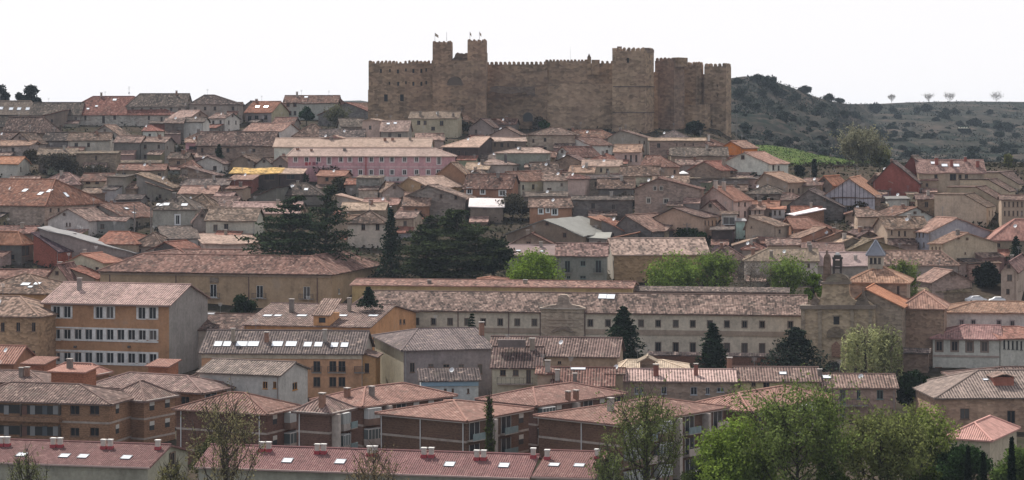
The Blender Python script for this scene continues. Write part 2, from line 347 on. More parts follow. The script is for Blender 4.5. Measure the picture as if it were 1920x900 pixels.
    if RV and r not in ('wh', 'mt'): mk('ridge', RV, RF, 'tile', b.roof, (min(1, rc[0]*1.25), min(1, rc[1]*1.25), min(1, rc[2]*1.25), .2))
    # walls and windows
    fs = [((0, 0, 0), (1, 0, 0), (0, -1, 0), L, front, 0, min(E, Eb)), ((L, 0, 0), (0, 1, 0), (1, 0, 0), d, right, math.pi/2, Eb), ((L, d, 0), (-1, 0, 0), (0, 1, 0), L, back, math.pi, min(E, Eb)), ((0, d, 0), (0, -1, 0), (-1, 0, 0), d, left, -math.pi/2, E)]
    b.fs = fs; Rm = Matrix.Rotation(-ra, 3, 'Z')
    def ray(px, py):
        dr = Vector(((px-960)/F, 1, (YH-py)/F)); return Rm @ (CAM-root.location), Rm @ dr
    b.ray = ray
    def plane_hit(fi, px, py):
        O, dr = ray(px, py); oo = Vector(T(*fs[fi][0])); n = Vector(fs[fi][2]); k = (oo-O).dot(n)/dr.dot(n); q = O+dr*k
        return (q-oo).dot(Vector(fs[fi][1])), q.z+zb, k
    b.plane_hit = plane_hit
    holes = [[], [], [], []]; proud = []
    def place(fi, s, z, ww, hh):
        Ls, Ez = fs[fi][3], fs[fi][6]
        if s-ww/2 < .15 or s+ww/2 > Ls-.15: return
        if z+hh/2 < Ez-.06 and z-hh/2 > zb+.2:
            if all(abs(s-q[0]) > (ww+q[2])/2+.06 or abs(z-q[1]) > (hh+q[3])/2+.06 for q in holes[fi]): holes[fi].append((s, z, ww, hh))
        else: proud.append((fi, s, z, ww, hh))
    vis = [fi for fi in (0, 1, 3) if (Vector((fs[fi][2][0]*u.x+fs[fi][2][1]*v.x, fs[fi][2][0]*u.y+fs[fi][2][1]*v.y))).dot(Vector((cen.x, cen.y))) < 0]
    b.vis = vis
    if win is None:
        for fi in vis:
            Ls = fs[fi][3]; nc = int(Ls/rng.uniform(2.6, 3.6)); zt = fs[fi][6]-rng.uniform(.9, 1.3)
            for rw in range(2 if E-zb > 5.5 else 1):
                for ci in range(nc):
                    if rng.random() < .30: continue
                    place(fi, Ls*(ci+.5)/nc+rng.uniform(-.3, .3), zt-.4-rw*2.8, rng.choice([.7, .8, .9, 1.0]), rng.choice([.9, 1.1, 1.2, 1.3]))
            if fs[fi][4] and len(fs[fi][4]) == 3 and rng.random() < .6: place(fi, fs[fi][4][1][0], (E+R)/2-.1, .6, .7)
    else:
        dw, dh = ws or (9, 12)
        for q in win:
            best = None
            for fi in vis:
                s, z, k = plane_hit(fi, q[0], q[1])
                if 0 < s < fs[fi][3] and z < R and (best is None or k < best[0]): best = (k, fi, s, z)
            if best:
                k, fi, s, z = best; pw, ph = (q[2], q[3]) if len(q) > 3 else (dw, dh)
                n = fs[fi][2]; nw = Vector((n[0]*u.x+n[1]*v.x, n[0]*u.y+n[1]*v.y)); dd = (P0).normalized(); fc = max(.3, abs(nw.dot(dd)))
                place(fi, s, z, max(.35, pw*k/F/fc), max(.4, ph*k/F))
    V, Fc = [], []; wc = WC[w] if isinstance(w, str) else w; wj = rng.uniform(.84, 1.25) if grp and Y > 440 else 1.0
    for fi, (oo, e, n, Ls, pr, rz, Ez) in enumerate(fs):
        if fi == 1 and w2 is not None:
            b.walls = mk('walls', V, Fc, m, root, [c*wj*rng.uniform(.96, 1.04) for c in wc]); V, Fc = [], []; wc = WC[w2] if isinstance(w2, str) else w2; m = m2 or m
        wallvf(V, Fc, T(*oo)[:2]+(0,), e, n, Ls, 0., Ez-zb, [(s, z-zb, ww, hh) for s, z, ww, hh in holes[fi]], rec)
        if pr:
            Eh = Ez-zb; up = [(s, z-zb-.02) for s, z in pr]; k = len(V); o3, e3 = Vector(T(*oo)), Vector(e)
            pts = [(0, Eh), (Ls, Eh)] + [q for q in reversed(up) if q[1] > Eh+.05]
            for s, z in pts: p = o3+e3*s; V.append((p.x, p.y, z))
            Fc.append(tuple(range(k, k+len(pts))))
    b.walls = mk('walls' if w2 is None else 'side_walls', V, Fc, m, root, [c*wj*rng.uniform(.96, 1.04) for c in wc])
    for fi in range(4):
        oo, e, n, Ls, pr, rz, Ez = fs[fi]
        for s, z, ww, hh in holes[fi]:
            p = Vector(T(oo[0]+e[0]*s, oo[1]+e[1]*s, z)); window(root, p, rz, ww, hh, fr, tr, rec, pane=(.02, .022, .026) if rng.random() < .8 else (.10, .09, .085))
    for fi, s, z, ww, hh in proud:
        oo, e, n, Ls, pr, rz, Ez = fs[fi]; p = Vector(T(oo[0]+e[0]*s, oo[1]+e[1]*s, z))+Vector(n)*.14; window(root, p, rz, ww, hh, fr, .12, .16)
    # roof furniture
    def roof_hit(px, py):
        O, dr = ray(px, py); best = None
        for pn in b.pan:
            n = newell(pn)
            if abs(dr.dot(n)) < 1e-6: continue
            k = (Vector(pn[0])-O).dot(n)/dr.dot(n); q = O+dr*k
            if inside(q, pn, n) and (best is None or k < best[0]): best = (k, q, n)
        return best
    b.roof_hit = roof_hit
    for q in sky:
        hh = roof_hit(q[0], q[1])
        if hh: skylight(b.roof, hh[1], hh[2], *(q[2:4] if len(q) > 3 else sksz))
    if ch is None and rng.random() < .5 and t in 'gfh':
        pn = b.pan[0]; q = (Vector(pn[2])*.8+Vector(pn[-1])*.2)*.8+Vector(pn[0])*.2
        chimney(b.roof, q, rng, 1.0, chc)
    for q in ch or ():
        hh = roof_hit(q[0], q[1])
        if hh: chimney(b.roof, hh[1], rng, q[2] if len(q) > 2 else 1.1, chc)
    if name == 'house' and grp and t != 'ring': extras(b, ax and 440 < Y < 745)
    return b
def extras(b, ax):
    rng, root = b.rng, b.root; Hh = b.E-b.zb
    def annex(s0, s1, dp, top, fall):
        z0 = -1.6; zt = b.E-b.zb-top; V, Fc = [], []
        q = lambda s, k, z: Vector(facept(b, 0, s, k, 0)[:2]+(z,))
        P8 = [q(s0, 0, z0), q(s1, 0, z0), q(s1, dp, z0), q(s0, dp, z0), q(s0, 0, zt), q(s1, 0, zt), q(s1, dp, zt-fall), q(s0, dp, zt-fall)]
        o = mk('annex', P8, [(3, 2, 6, 7), (2, 1, 5, 6), (0, 3, 7, 4), (4, 7, 6, 5)], rng.choice('pps'), root, [c*rng.uniform(.75, 1.15) for c in WC[rng.choice(['gr', 'st', 'be', 'lg', 'ss', 'pp', 'gr', 'st'])]])
        V, Fc, uvs = roofvf([[q(s0-.25, dp+.3, zt-fall-.02), q(s1+.25, dp+.3, zt-fall-.02), q(s1+.25, 0, zt+.1), q(s0-.25, 0, zt+.1)]], .16, .06, rng.uniform(0, 6)); mk('roof', V, Fc, 'tile', o, RC[rng.choice(['br', 'rb', 'sp', 'sp', 'pk', 'dk', 'rd'])], uvs)
        for k in range(rng.choice([1, 1, 2])):
            s = s0+(s1-s0)*rng.uniform(.2, .8); window(o, q(s, dp-.10, zt-fall-1.1), 0, .8, 1.1, rng.choice(['wd', 'wh', 'dk', 'st']), .1)
    if ax and Hh > 3.2:
        L = b.L; w1 = min(L*.8, rng.uniform(3.5, 6.5))
        if rng.random() < .75: s = rng.choice([0.1, L-w1-.1, (L-w1)*.5]); annex(s, s+w1, rng.uniform(2.6, 4.2), rng.uniform(1.9, 2.8), rng.uniform(.8, 1.3))
        if L > 11 and rng.random() < .6: s = rng.uniform(0, L-4); annex(s, s+rng.uniform(2.8, 4), rng.uniform(4.4, 5.4), rng.uniform(2.9, 3.4), rng.uniform(.7, 1.0))
    if rng.random() < .55:
        p = (Vector(b.pan[0][-1])*.7+Vector(b.pan[0][2])*.3); V, Fc = [], []; h = rng.uniform(1.4, 2.4); tubevf(V, Fc, [p-Vector((0, 0, .2)), p+Vector((0, 0, h))], .035, .03, 4)
        for k in range(4): tubevf(V, Fc, [p+Vector((-.45+.05*k, 0, h-.1-.16*k)), p+Vector((.45-.05*k, 0, h-.1-.16*k))], .02, .02, 3)
        mk('aerial', V, Fc, 'metal', root, (.25, .25, .26))
    if rng.random() < .3:
        p = Vector(b.pan[0][0])*.45+Vector(b.pan[0][2])*.55+Vector((0, 0, .55)); V = [tuple(p)]; dx = Vector((.86, -.5, 0)); dn = Vector((-.43, -.74, .5)).normalized(); e1 = dn.orthogonal().normalized(); e2 = dn.cross(e1)
        V += [tuple(p+dn*.12+e1*(.42*math.cos(i*math.pi/5))+e2*(.42*math.sin(i*math.pi/5))) for i in range(10)]; Fc = [(0, 1+(i+1) % 10, 1+i) for i in range(10)]; tubevf(V, Fc, [p-Vector((0, 0, .7)), p], .03, .03, 4); mk('dish', V, Fc, 'paint', root, (.62, .62, .62))
    if rng.random() < .5 and Hh > 3:
        s = rng.choice([.3, b.L-.3]); q = Vector(facept(b, 0, s, .08, b.zb)); V, Fc = [], []; tubevf(V, Fc, [q, q+Vector((0, 0, Hh-.2))], .05, .05, 5); mk('downpipe', V, Fc, 'paint', root, rng.choice([(.15, .1, .08), (.3, .29, .28), (.2, .13, .1)]))
def skylight(roof, p, n, w=.8, l=1.1):
    hd = Vector((0, 0, 1)).cross(n).normalized(); sl = n.cross(hd); mat = Matrix((hd, sl, n)).transposed()
    def bx(nm, x0, x1, y0, y1, z0, z1, mt, c, par, xtra=()):
        V, Fc = [], []; boxvf(V, Fc, x0, x1, y0, y1, z0, z1)
        for q in xtra: boxvf(V, Fc, *q)
        return mk(nm, [mat @ Vector(v)+p for v in V], Fc, mt, par, c)
    o = bx('skylight', -w/2, w/2, -l/2, l/2, .02, .08, 'lite', (.74, .77, .80), roof)  # pale pane colour stands in for the bright sky's reflection
    bx('frame', -w/2-.08, w/2+.08, -l/2-.08, -l/2, .0, .11, 'paint', (.2, .2, .22), o, ((-w/2-.08, w/2+.08, l/2, l/2+.08, 0, .11), (-w/2-.08, -w/2, -l/2, l/2, 0, .11), (w/2, w/2+.08, -l/2, l/2, 0, .11)))
def chimney(roof, p, rng, hgt=1.1, col=None, w=.35, cap=(.4, .36, .33)):
    V, Fc = [], []; w *= rng.uniform(.85, 1.2); boxvf(V, Fc, p.x-w, p.x+w, p.y-w*.8, p.y+w*.8, p.z-.4, p.z+hgt)
    o = mk('chimney', V, Fc, 'p', roof, col or rng.choice([(.25, .14, .1), (.3, .25, .2), (.2, .17, .15), (.36, .32, .28)]))
    V, Fc = [], []; boxvf(V, Fc, p.x-w-.08, p.x+w+.08, p.y-w*.8-.08, p.y+w*.8+.08, p.z+hgt+.12, p.z+hgt+.22)
    for sx in (-1, 1):
        for sy in (-1, 1): boxvf(V, Fc, p.x+sx*w*.75-.06, p.x+sx*w*.75+.06, p.y+sy*w*.55-.06, p.y+sy*w*.55+.06, p.z+hgt, p.z+hgt+.121)
    mk('cap', V, Fc, 'p', o, cap); return o
def fbox(b, name, x0, y0, x1, y1, out=.1, dep=None, mat='p', col=(.4, .35, .3), fi=0, parent=None):    # a box standing on a wall face, given by its picture rectangle
    s0, z1, _ = b.plane_hit(fi, x0, y0); s1, z0, _ = b.plane_hit(fi, x1, y1); s0, s1 = min(s0, s1), max(s0, s1); z0, z1 = min(z0, z1), max(z0, z1)
    return lbox(b, name, fi, s0, s1, z0, z1, out, dep, mat, col, parent)
def facept(b, fi, s, k, z):
    oo, e, n = b.fs[fi][0], b.fs[fi][1], b.fs[fi][2]; return b.T(oo[0]+e[0]*s+n[0]*k, oo[1]+e[1]*s+n[1]*k, z)
def lbox(b, name, fi, s0, s1, z0, z1, out=.1, dep=None, mat='p', col=(.4, .35, .3), parent=None, extra=()):
    V, Fc = [], []
    for (a0, a1, c0, c1, k0, k1) in ((s0, s1, z0, z1, dep if dep is not None else -.02, out),) + tuple(extra):
        i = len(V); V += [facept(b, fi, s, k, z) for z in (c0, c1) for s, k in ((a0, k1), (a1, k1), (a1, k0), (a0, k0))]
        Fc += [tuple(i+q for q in f) for f in ((0, 3, 2, 1), (4, 5, 6, 7), (0, 1, 5, 4), (1, 2, 6, 5), (2, 3, 7, 6), (3, 0, 4, 7))]
    return mk(name, V, Fc, mat, parent or b.root, col)
def balcony(b, fi, s, z, w, depth=.7, col=(.05, .05, .055), slab=(.3, .27, .24)):
    o = lbox(b, 'balcony', fi, s-w/2, s+w/2, z-.14, z, depth, None, 'p', slab)
    ex = [(s-w/2+i*w/8-.02, s-w/2+i*w/8+.02, z, z+.95, depth-.06, depth-.02) for i in range(9)] + [(s-w/2, s+w/2, z+.95, z+1.0, depth-.07, depth-.01)]
    for q in (s-w/2, s+w/2-.04): ex += [(q, q+.04, z+.95, z+1.0, 0, depth-.07), (q, q+.04, z, z+.95, depth*.5-.02, depth*.5+.02)]
    lbox(b, 'railing', fi, s-w/2, s+w/2, z+.02, z+.06, depth-.02, depth-.06, 'metal', col, o, ex)
# ------------------------------------------------------------------ ground and hills
def grid(name, rows, mat, kind='structure'):
    V, Fc = [], []; n = len(rows[0])
    for r in rows: V += [tuple(p) for p in r]
    for i in range(len(rows)-1):
        for j in range(n-1): Fc.append((i*n+j, i*n+j+1, (i+1)*n+j+1, (i+1)*n+j))
    o = mk(name, V, Fc, mat); o['kind'] = kind; o.data.polygons.foreach_set('use_smooth', [True]*len(Fc)); return o
RN = np.random.default_rng(3)
def vnoise(x, y, s=1.0):
    return math.sin(x*.131*s+1.3*math.sin(y*.083*s))*math.cos(y*.117*s+1.7*math.sin(x*.061*s))
Ys = list(np.linspace(60, 770, 120))+[790, 820, 860, 920, 1000, 1300, 2000, 3000, 4000]
rows = []
for Yv in Ys:
    hw = max(320, Yv*.42) if Yv < 1000 else Yv*.6+300
    rows.append([(X, Yv, Zg(X, Yv)+.25*vnoise(X, Yv, 2)) for X in np.linspace(-hw, hw, 90)])
grid('ground', rows, 'ground')
SKYL = [(-500,215),(300,212),(560,196),(640,189),(690,188),(720,196),(1000,190),(1300,165),(1360,148),(1395,143),(1420,144),(1450,152),(1490,166),(1530,182),(1560,190),(1590,195),(1640,195),(1700,192),(1800,190),(1920,191),(2500,188)]
FOOT = [(-500,262),(1200,262),(1380,292),(1500,320),(1640,330),(1800,332),(1920,330),(2500,330)]
HYS = [(-500,2600),(640,2600),(700,2400),(1100,1500),(1360,1150),(1560,1250),(1640,1750),(1920,1900),(2500,1900)]
def ip(tab, x): return float(np.interp(x, [t[0] for t in tab], [t[1] for t in tab]))
def hill(x, t):
    y = ip(FOOT, x)+(ip(SKYL, x)-ip(FOOT, x))*t; y0 = 880; Yv = y0+(ip(HYS, x)-y0)*t**1.3
    return y, Yv
def hill_at(x, y):                          # the point of the hillside that lies at this place of the picture
    t = (ip(FOOT, x)-y)/(ip(FOOT, x)-ip(SKYL, x)); t = min(1, max(0, t)); yy, Yv = hill(x, t); return P(x, yy, Yv)
rows = []
xs = list(np.linspace(-500, 1300, 50))+list(np.linspace(1320, 2000, 130))+list(np.linspace(2040, 2500, 12))
for t in list(np.linspace(0, 1, 60)):
    r = []
    for x in xs:
        y, Yv = hill(x, t); p = P(x, y, Yv); am = math.sin(math.pi*min(1, t*1.02))*2.2
        p.z += am*(vnoise(p.x, p.y, .35)+.6*vnoise(p.x+50, p.y, 1.1)) + (am*.5*math.sin(y*.55+math.sin(x*.02)*2)); r.append(p)
    rows.append(r)
rows.insert(0, [p-Vector((0, 20, 30)) for p in rows[0]]); rows.append([p+Vector((0, 250, -6)) for p in rows[-1]]); rows.append([p+Vector((0, 1500, -120)) for p in rows[-1]])
grid('hill', rows, 'hill')
MT = [(1370,272),(1400,273),(1440,272),(1490,279),(1530,290),(1600,301),(1680,308),(1760,318)]
rows = []
for t in np.linspace(0, 1, 26):
    r = []
    for x in np.linspace(1375, 1760, 70):
        yt = ip(MT, x); y = 344+(yt-344)*t; Yv = 620+170*t; p = P(x, y, Yv); p.z += .25*vnoise(p.x, p.y, 2.5)*math.sin(math.pi*t); r.append(p)
    rows.append(r)
rows.insert(0, [p-Vector((0, 5, 6)) for p in rows[0]]); rows.append([p+Vector((0, 25, -9)) for p in rows[-1]])
grid('meadow', rows, 'meadow')

# ------------------------------------------------------------------ castle
CB = empty('castle', (P(1030, 250, 705).x, 705, CZ)); thing(CB, 'huge ruined stone castle with battlemented towers crowning the hill', 'castle')
def crenel(V, Fc, p0, e, L, z, pitch, w, h, th, skip=()):
    n = max(1, int(L/pitch)); nr = Vector((-e.y, e.x, 0))
    for i in range(n):
        if i in skip or random.Random(int(z*13)+i*31+int(L)).random() < .06: continue
        s = (i+.5)*L/n; c = p0+e*s; i0 = len(V); hh = h*(.88+.2*random.Random(i*7+int(L*10)).random())
        for dz, k in ((0, 1), (hh*.7, 1), (hh, .45)):
            for a_, b_ in ((-1, 0), (1, 0), (1, 1), (-1, 1)): q = c+e*(a_*w/2*k)+nr*(th*.5+(b_-.5)*th*k); V.append((q.x, q.y, z+dz))
        for r in range(2):
            for j in range(4): Fc.append((i0+r*4+j, i0+r*4+(j+1) % 4, i0+r*4+4+(j+1) % 4, i0+r*4+4+j))
        Fc.append((i0+8, i0+9, i0+10, i0+11))
def cblock(name, x0, x1, yt, yb, Y, a, d, pitch=1.55, mw=.95, mh=1.15, cren=True, holes=(), col=(.265, .182, .118), tops=None, taper=0):
    ra = math.radians(a); e = Vector((math.cos(ra), math.sin(ra), 0)); n = Vector((-e.y, e.x, 0)); k0, k1 = (x0-960)/F, (x1-960)/F
    if a >= 0: p0 = Vector((k0*Y, Y, 0)); L = (k1*p0.y-p0.x)/(e.x-k1*e.y)
    else: p1 = Vector((k1*Y, Y, 0)); L = (p1.x-k0*p1.y)/(e.x-k0*e.y); p0 = p1-e*L
    zt, zb = CZ+(YH-yt)/F*Y, CZ+(YH-yb)/F*Y
    p0 = p0-Vector(CB.location); p0.z = 0; zt -= CZ; zb -= CZ; V, Fc = [], []
    hs = []
    for hx, hy, hw, hh in holes:
        dr = Vector(((hx-960)/F, 1, 0)); O = -Vector(CB.location); O.z = 0; nn = -n; k = (p0-O).dot(nn)/dr.dot(nn); q = O+dr*k; hs.append(((q-p0).dot(e), (YH-hy)/F*k, hw*k/F, hh*k/F))
    wallvf(V, Fc, p0, e, -n, L, zb, zt, hs, .7)
    i = len(V); c = [p0, p0+e*L, p0+e*L+n*d, p0+n*d]; V += [(q.x, q.y, z) for z in (zb, zt) for q in c]
    Fc += [(i+1, i+2, i+6, i+5), (i+2, i+3, i+7, i+6), (i+3, i, i+4, i+7), (i+4, i+5, i+6, i+7)]
    if cren:
        crenel(V, Fc, p0, e, L, zt, pitch, mw, mh, .55); crenel(V, Fc, c[1], n, d, zt, pitch, mw, mh, .55)
        crenel(V, Fc, c[2], -e, L, zt, pitch, mw, mh, .55); crenel(V, Fc, c[3], -n, d, zt, pitch, mw, mh, .55)
    if taper:                                   # sloping plinth round the foot
        h = (zt-zb)*taper; i = len(V)
        for q, s in ((p0, -e-n), (c[1], e-n), (c[2], e+n), (c[3], n-e)): V += [tuple(q+s*.9+Vector((0, 0, zb))), tuple(q+s*.02+Vector((0, 0, zb+h)))]
        for j in range(4): k = (j+1) % 4; Fc.append((i+2*j, i+2*k, i+2*k+1, i+2*j+1))
    o = mk(name, V, Fc, 'c', CB, [q*random.Random(x0).uniform(.92, 1.08) for q in col])
    for s, z, w_, h_ in hs:                     # near-black panels behind the slits, painted for the shade inside
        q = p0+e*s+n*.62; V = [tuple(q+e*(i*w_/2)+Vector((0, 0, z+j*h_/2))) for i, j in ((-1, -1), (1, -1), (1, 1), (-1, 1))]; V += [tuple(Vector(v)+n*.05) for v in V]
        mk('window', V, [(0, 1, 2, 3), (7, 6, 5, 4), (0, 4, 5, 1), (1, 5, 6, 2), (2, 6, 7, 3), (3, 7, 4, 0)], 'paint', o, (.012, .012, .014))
    return o
slit = [(x, y, w+1, h+1.5) for x, y, w, h in [(714,133,3,6),(731,132,2,4),(746,134,3,6),(761,131,2,4),(775,133,3,6),(790,133,3,6),(799,131,2,5),(730,156,2,4),(746.5,157,3,6),(761,155,2,4),(775,157,3,6),(790,157,3,6),(799,155,2,5)]]
wl = cblock('curtain_wall', 691, 815, 118.5, 262, 700, -3, 9, 1.22, .8, .95, holes=slit+[(723.5,183,7,13),(753.5,183,7,13)])
cblock('curtain_wall', 690, 830, 168, 262, 699, -3, 2.0, cren=False, holes=[(723.5,183.5,7,13),(753.5,183.5,7,13)])
cblock('gatehouse_wall', 818, 884, 113, 262, 697, -3, 8, cren=False, holes=[(859,153,3,5)], col=(.255, .176, .117))
def arch(name, xc, yt, wpx, hpx, Y, root, depth, col, rise=.5, n=10, mat='c', off=0):    # arched opening: dark recess with a projecting ring of stone
    V, Fc = [], []; k = Y/F; r = wpx/2*k; h = hpx*k; c = P(xc, yt, Y)-Vector(root.location); zs = c.z-r*rise*2
    o = [(-r, c.z-h)] + [(-r*math.cos(math.pi*i/n), zs+2*rise*r*math.sin(math.pi*i/n)) for i in range(n+1)] + [(r, c.z-h)]
    i0 = len(V)
    for s in (1.0, 1.14):
        for yy in (-.35, .1):
            for x, z in o: V.append((c.x+x*s, c.y+off+yy, z if z < zs else zs+(z-zs)*s))
    m = len(o)
    for j in range(m-1):
        for a_, b_ in ((0, 2), (2, 3), (3, 1), (1, 0)): Fc.append((i0+a_*m+j, i0+a_*m+j+1, i0+b_*m+j+1, i0+b_*m+j))
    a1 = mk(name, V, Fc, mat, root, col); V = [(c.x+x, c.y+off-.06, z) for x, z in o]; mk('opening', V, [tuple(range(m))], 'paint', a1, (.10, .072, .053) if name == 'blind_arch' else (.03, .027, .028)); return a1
arch('blind_arch', 853, 145, 26, 15, 689.6, CB, 1, (.14, .1, .08))
cblock('tower', 811, 845, 83, 262, 694, -4, 7, 1.3, .85, 1.15, col=(.275, .182, .12))
cblock('tower', 876.5, 910, 80, 262, 694, -4, 7, 1.3, .85, 1.2, col=(.275, .182, .12))
cblock('gatehouse_wall', 812, 911.5, 114, 262, 693.4, -4, 3, cren=False, col=(.255, .176, .117), holes=[(859,153,3,5)])
cblock('tower_buttress', 906, 911.5, 98, 262, 694.5, -4, 6, cren=False)
# broken masonry between the two gate towers
def ruin_mass(name, pts, Y, dep, col=(.185, .135, .102)):
    V = [tuple(P(x, y, Y+k)-Vector(CB.location)) for k in (0, dep) for x, y in pts]; n = len(pts)
    Fc = [tuple(range(n-1, -1, -1)), tuple(range(n, 2*n))]+[(i, (i+1) % n, n+(i+1) % n, n+i) for i in range(n)]
    return mk(name, V, Fc, 'c', CB, col)
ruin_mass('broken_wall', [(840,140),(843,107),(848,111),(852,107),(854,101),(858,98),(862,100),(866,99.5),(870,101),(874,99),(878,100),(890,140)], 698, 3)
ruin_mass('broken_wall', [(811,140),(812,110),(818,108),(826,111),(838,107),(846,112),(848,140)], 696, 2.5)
cblock('curtain_wall', 909, 1026, 120.5, 270, 702, -5, 3, 1.4, .8, .95, col=(.255, .176, .117), holes=[(1020,160,3,3)])
cblock('curtain_wall', 1022, 1101, 114.5, 270, 702, -5, 3.5, 1.1, .7, .6, col=(.255, .176, .117))
cblock('curtain_wall', 1098, 1152, 118.5, 270, 701.5, -5, 3, 1.5, .8, .8, col=(.255, .176, .117))
cblock('curtain_wall', 880, 1160, 157, 272, 700.5, -5, 3, cren=False, col=(.285, .202, .136))
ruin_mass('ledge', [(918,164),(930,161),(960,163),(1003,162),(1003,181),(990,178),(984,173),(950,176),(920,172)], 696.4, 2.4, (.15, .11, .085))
arch('arched_doorway', 990, 211, 18, 17, 695.6, CB, 1, (.17, .13, .10), .45)
cblock('turret', 1101, 1108, 107, 140, 701, -5, 1.4, cren=False); ruin_mass('turret_cap', [(1101,107.5),(1104.5,100),(1108,107.5)], 700.6, 1.4); cblock('parapet', 1109, 1124, 112, 140, 701, -5, 1.6, cren=False)
cblock('tower', 1148, 1210, 95, 275, 690, -24, 8, 1.5, .9, 1.15, holes=[(1177,113,5,9)], col=(.30, .212, .14), taper=.2)
ruin_mass('tower_corner', [(1148,99),(1148,90),(1157,90),(1157,87),(1166,87),(1166,97)], 697, 1.2); ruin_mass('tower_corner', [(1204,99),(1206,89),(1215,90),(1226.5,93.5),(1226.5,99)], 691, 1.0)
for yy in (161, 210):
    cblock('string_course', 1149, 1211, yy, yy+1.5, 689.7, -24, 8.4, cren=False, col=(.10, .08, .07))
cblock('curtain_wall', 1214, 1242, 139, 280, 702, -20, 3, 1.5, .8, .8, col=(.255, .176, .117))
cblock('tower', 1228, 1264, 113, 280, 698, -42, 5.5, 1.5, .9, 1.0, col=(.22, .15, .108)); cblock('tower_corner', 1262, 1272, 107.5, 125, 697.6, -42, 5, cren=False)
cblock('curtain_wall', 1277, 1305, 120.5, 280, 706, -38, 4.5, 1.5, .9, .9, col=(.255, .176, .117)); cblock('curtain_wall', 1288, 1325, 139, 280, 709, -30, 3, 1.6, .9, .7, col=(.255, .176, .117))
cblock('tower', 1320.5, 1361, 124, 285, 704, -28, 4.6, 1.4, .9, 1.0, holes=[(1345,161,2.5,5),(1345,179,2.5,5),(1334,228,2.5,8)], col=(.285, .202, .136), taper=.2)
cblock('tower_plinth', 1275, 1322, 196, 285, 702, -32, 4, cren=False, col=(.285, .202, .136))
for x, yt, yb, fl in ((815.5,61,77,1),(837.5,60,77,0),(881,59,75,.4),(899,59,75,.5)):
    V, Fc = [], []; c = P(x, yb, 696)-Vector(CB.location); t_ = P(x, yt, 696)-Vector(CB.location); tubevf(V, Fc, [c, t_], .07, .05, 5); po = mk('flagpole', V, Fc, 'paint', CB, (.35, .35, .36))
    if fl:
        V, Fc = [], []
        for k in (0, .04):
            for i in range(6): V += [(t_.x+.06+i*.22*fl, t_.y+k+.12*math.sin(i*1.3), t_.z-.1-i*.16), (t_.x+.06+i*.22*fl, t_.y+k+.12*math.sin(i*1.3), t_.z-1.1-i*.14)]
        for s in (0, 12): Fc += [(s+2*i, s+2*i+1, s+2*i+3, s+2*i+2) for i in range(5)]
        mk('flag', V, Fc, 'paint', po, (.45, .38, .3))
V, Fc = [], []; c = P(1069.5, 118, 703)-Vector(CB.location); tubevf(V, Fc, [c, c+Vector((0, 0, 5.2))], .05, .03, 4); mk('mast', V, Fc, 'metal', CB, (.4, .4, .42))

# ------------------------------------------------------------------ haze: one closed box of thin air round everything
V, Fc = [], []; boxvf(V, Fc, -3200, 3200, -60, 4300, -75, 128)
hz = bpy.data.materials.new('haze'); hz.use_nodes = True; hz.node_tree.nodes.clear()
pv = hz.node_tree.nodes.new('ShaderNodeVolumePrincipled'); pv.inputs['Color'].default_value = (.72, .84, 1, 1); pv.inputs['Density'].default_value = .00006; pv.inputs['Anisotropy'].default_value = .2
ho = hz.node_tree.nodes.new('ShaderNodeOutputMaterial'); hz.node_tree.links.new(pv.outputs[0], ho.inputs['Volume'])
o = mk('haze', V, Fc, hz); o['kind'] = 'stuff'; o['label'] = 'thin bluish spring haze over the town and hills'
# ------------------------------------------------------------------ the large buildings
big = dict(grp=None)
# long palace with courtyard, left of the cedars
b = H('long brown palace with iron balconies and huge tiled roof below the dark cedars', 188, 622, 512, 478, 'ring', -13, w=(.35, .25, .16), r=(.185, .105, .083, .9), m='p', x2=771, ring=13, cat='palace', name='palace', Y=432, ov=.6,
      win=[(400,545,12,24),(487,547,12,23),(575,549,12,23),(636,546,4,10),(300,548,12,22)], fr='wh', **big)
for x, y in ((400,558),(487,559),(575,560)):
    s, z, _ = b.plane_hit(0, x, y); balcony(b, 0, s, z, 3.0)
for x in (206, 330, 466.5, 595): fbox(b, 'downpipe', x-.7, 514, x+.7, 585, .14, None, 'paint', (.12, .07, .06))
fbox(b, 'cornice', 190, 514.5, 621, 518, .3, None, 'p', (.27, .2, .15)); fbox(b, 'coat_of_arms', 394, 520, 410, 530, .25, None, 's', (.24, .19, .15))
# long seminary
b = H('very long pale seminary wing with two rows of windows and patched brown roof', 655, 1506, 587.5, 549, 'hl', -9, d=13, h=8.6, w=(.54, .46, .36), r=(.185, .128, .105, 1.15), cat='seminary', name='seminary', Y=396, ov=.7, il=3,
      win=[(x, 603+(x-800)*.0088, 8, 12) for x in (781,813,844,876,906,938,970,1002,1107,1140,1170,1202,1234,1267,1299,1331,1363,1396,1429,1482)] + [(x, 652+(x-1200)*.012, 9, 20) for x in (1234,1267,1299,1331,1363,1396,1429,1462)],
      tr=.14, fr=(.14, .105, .085), sky=[(1130,556,1.5,1.7),(1145,556.5,1.5,1.7)], rec=.22, **big)
fbox(b, 'brick_frieze', 657, 578, 1504, 594, .09, None, 'b', (.31, .185, .14)); fbox(b, 'string_course', 657, 620, 1504, 622.5, .16, None, 'p', (.33, .26, .2))
for x in (859, 954, 1013, 1097, 1160): fbox(b, 'downpipe', x-.7, 578, x+.7, 640, .2, None, 'paint', (.13, .075, .065))
o = fbox(b, 'portal_bay', 1015, 577, 1096, 662, .7, None, 's', (.36, .29, .22)); fbox(b, 'cornice', 1013, 576, 1098, 579.5, 1.2, .1, 'p', (.42, .36, .3), parent=b.root)
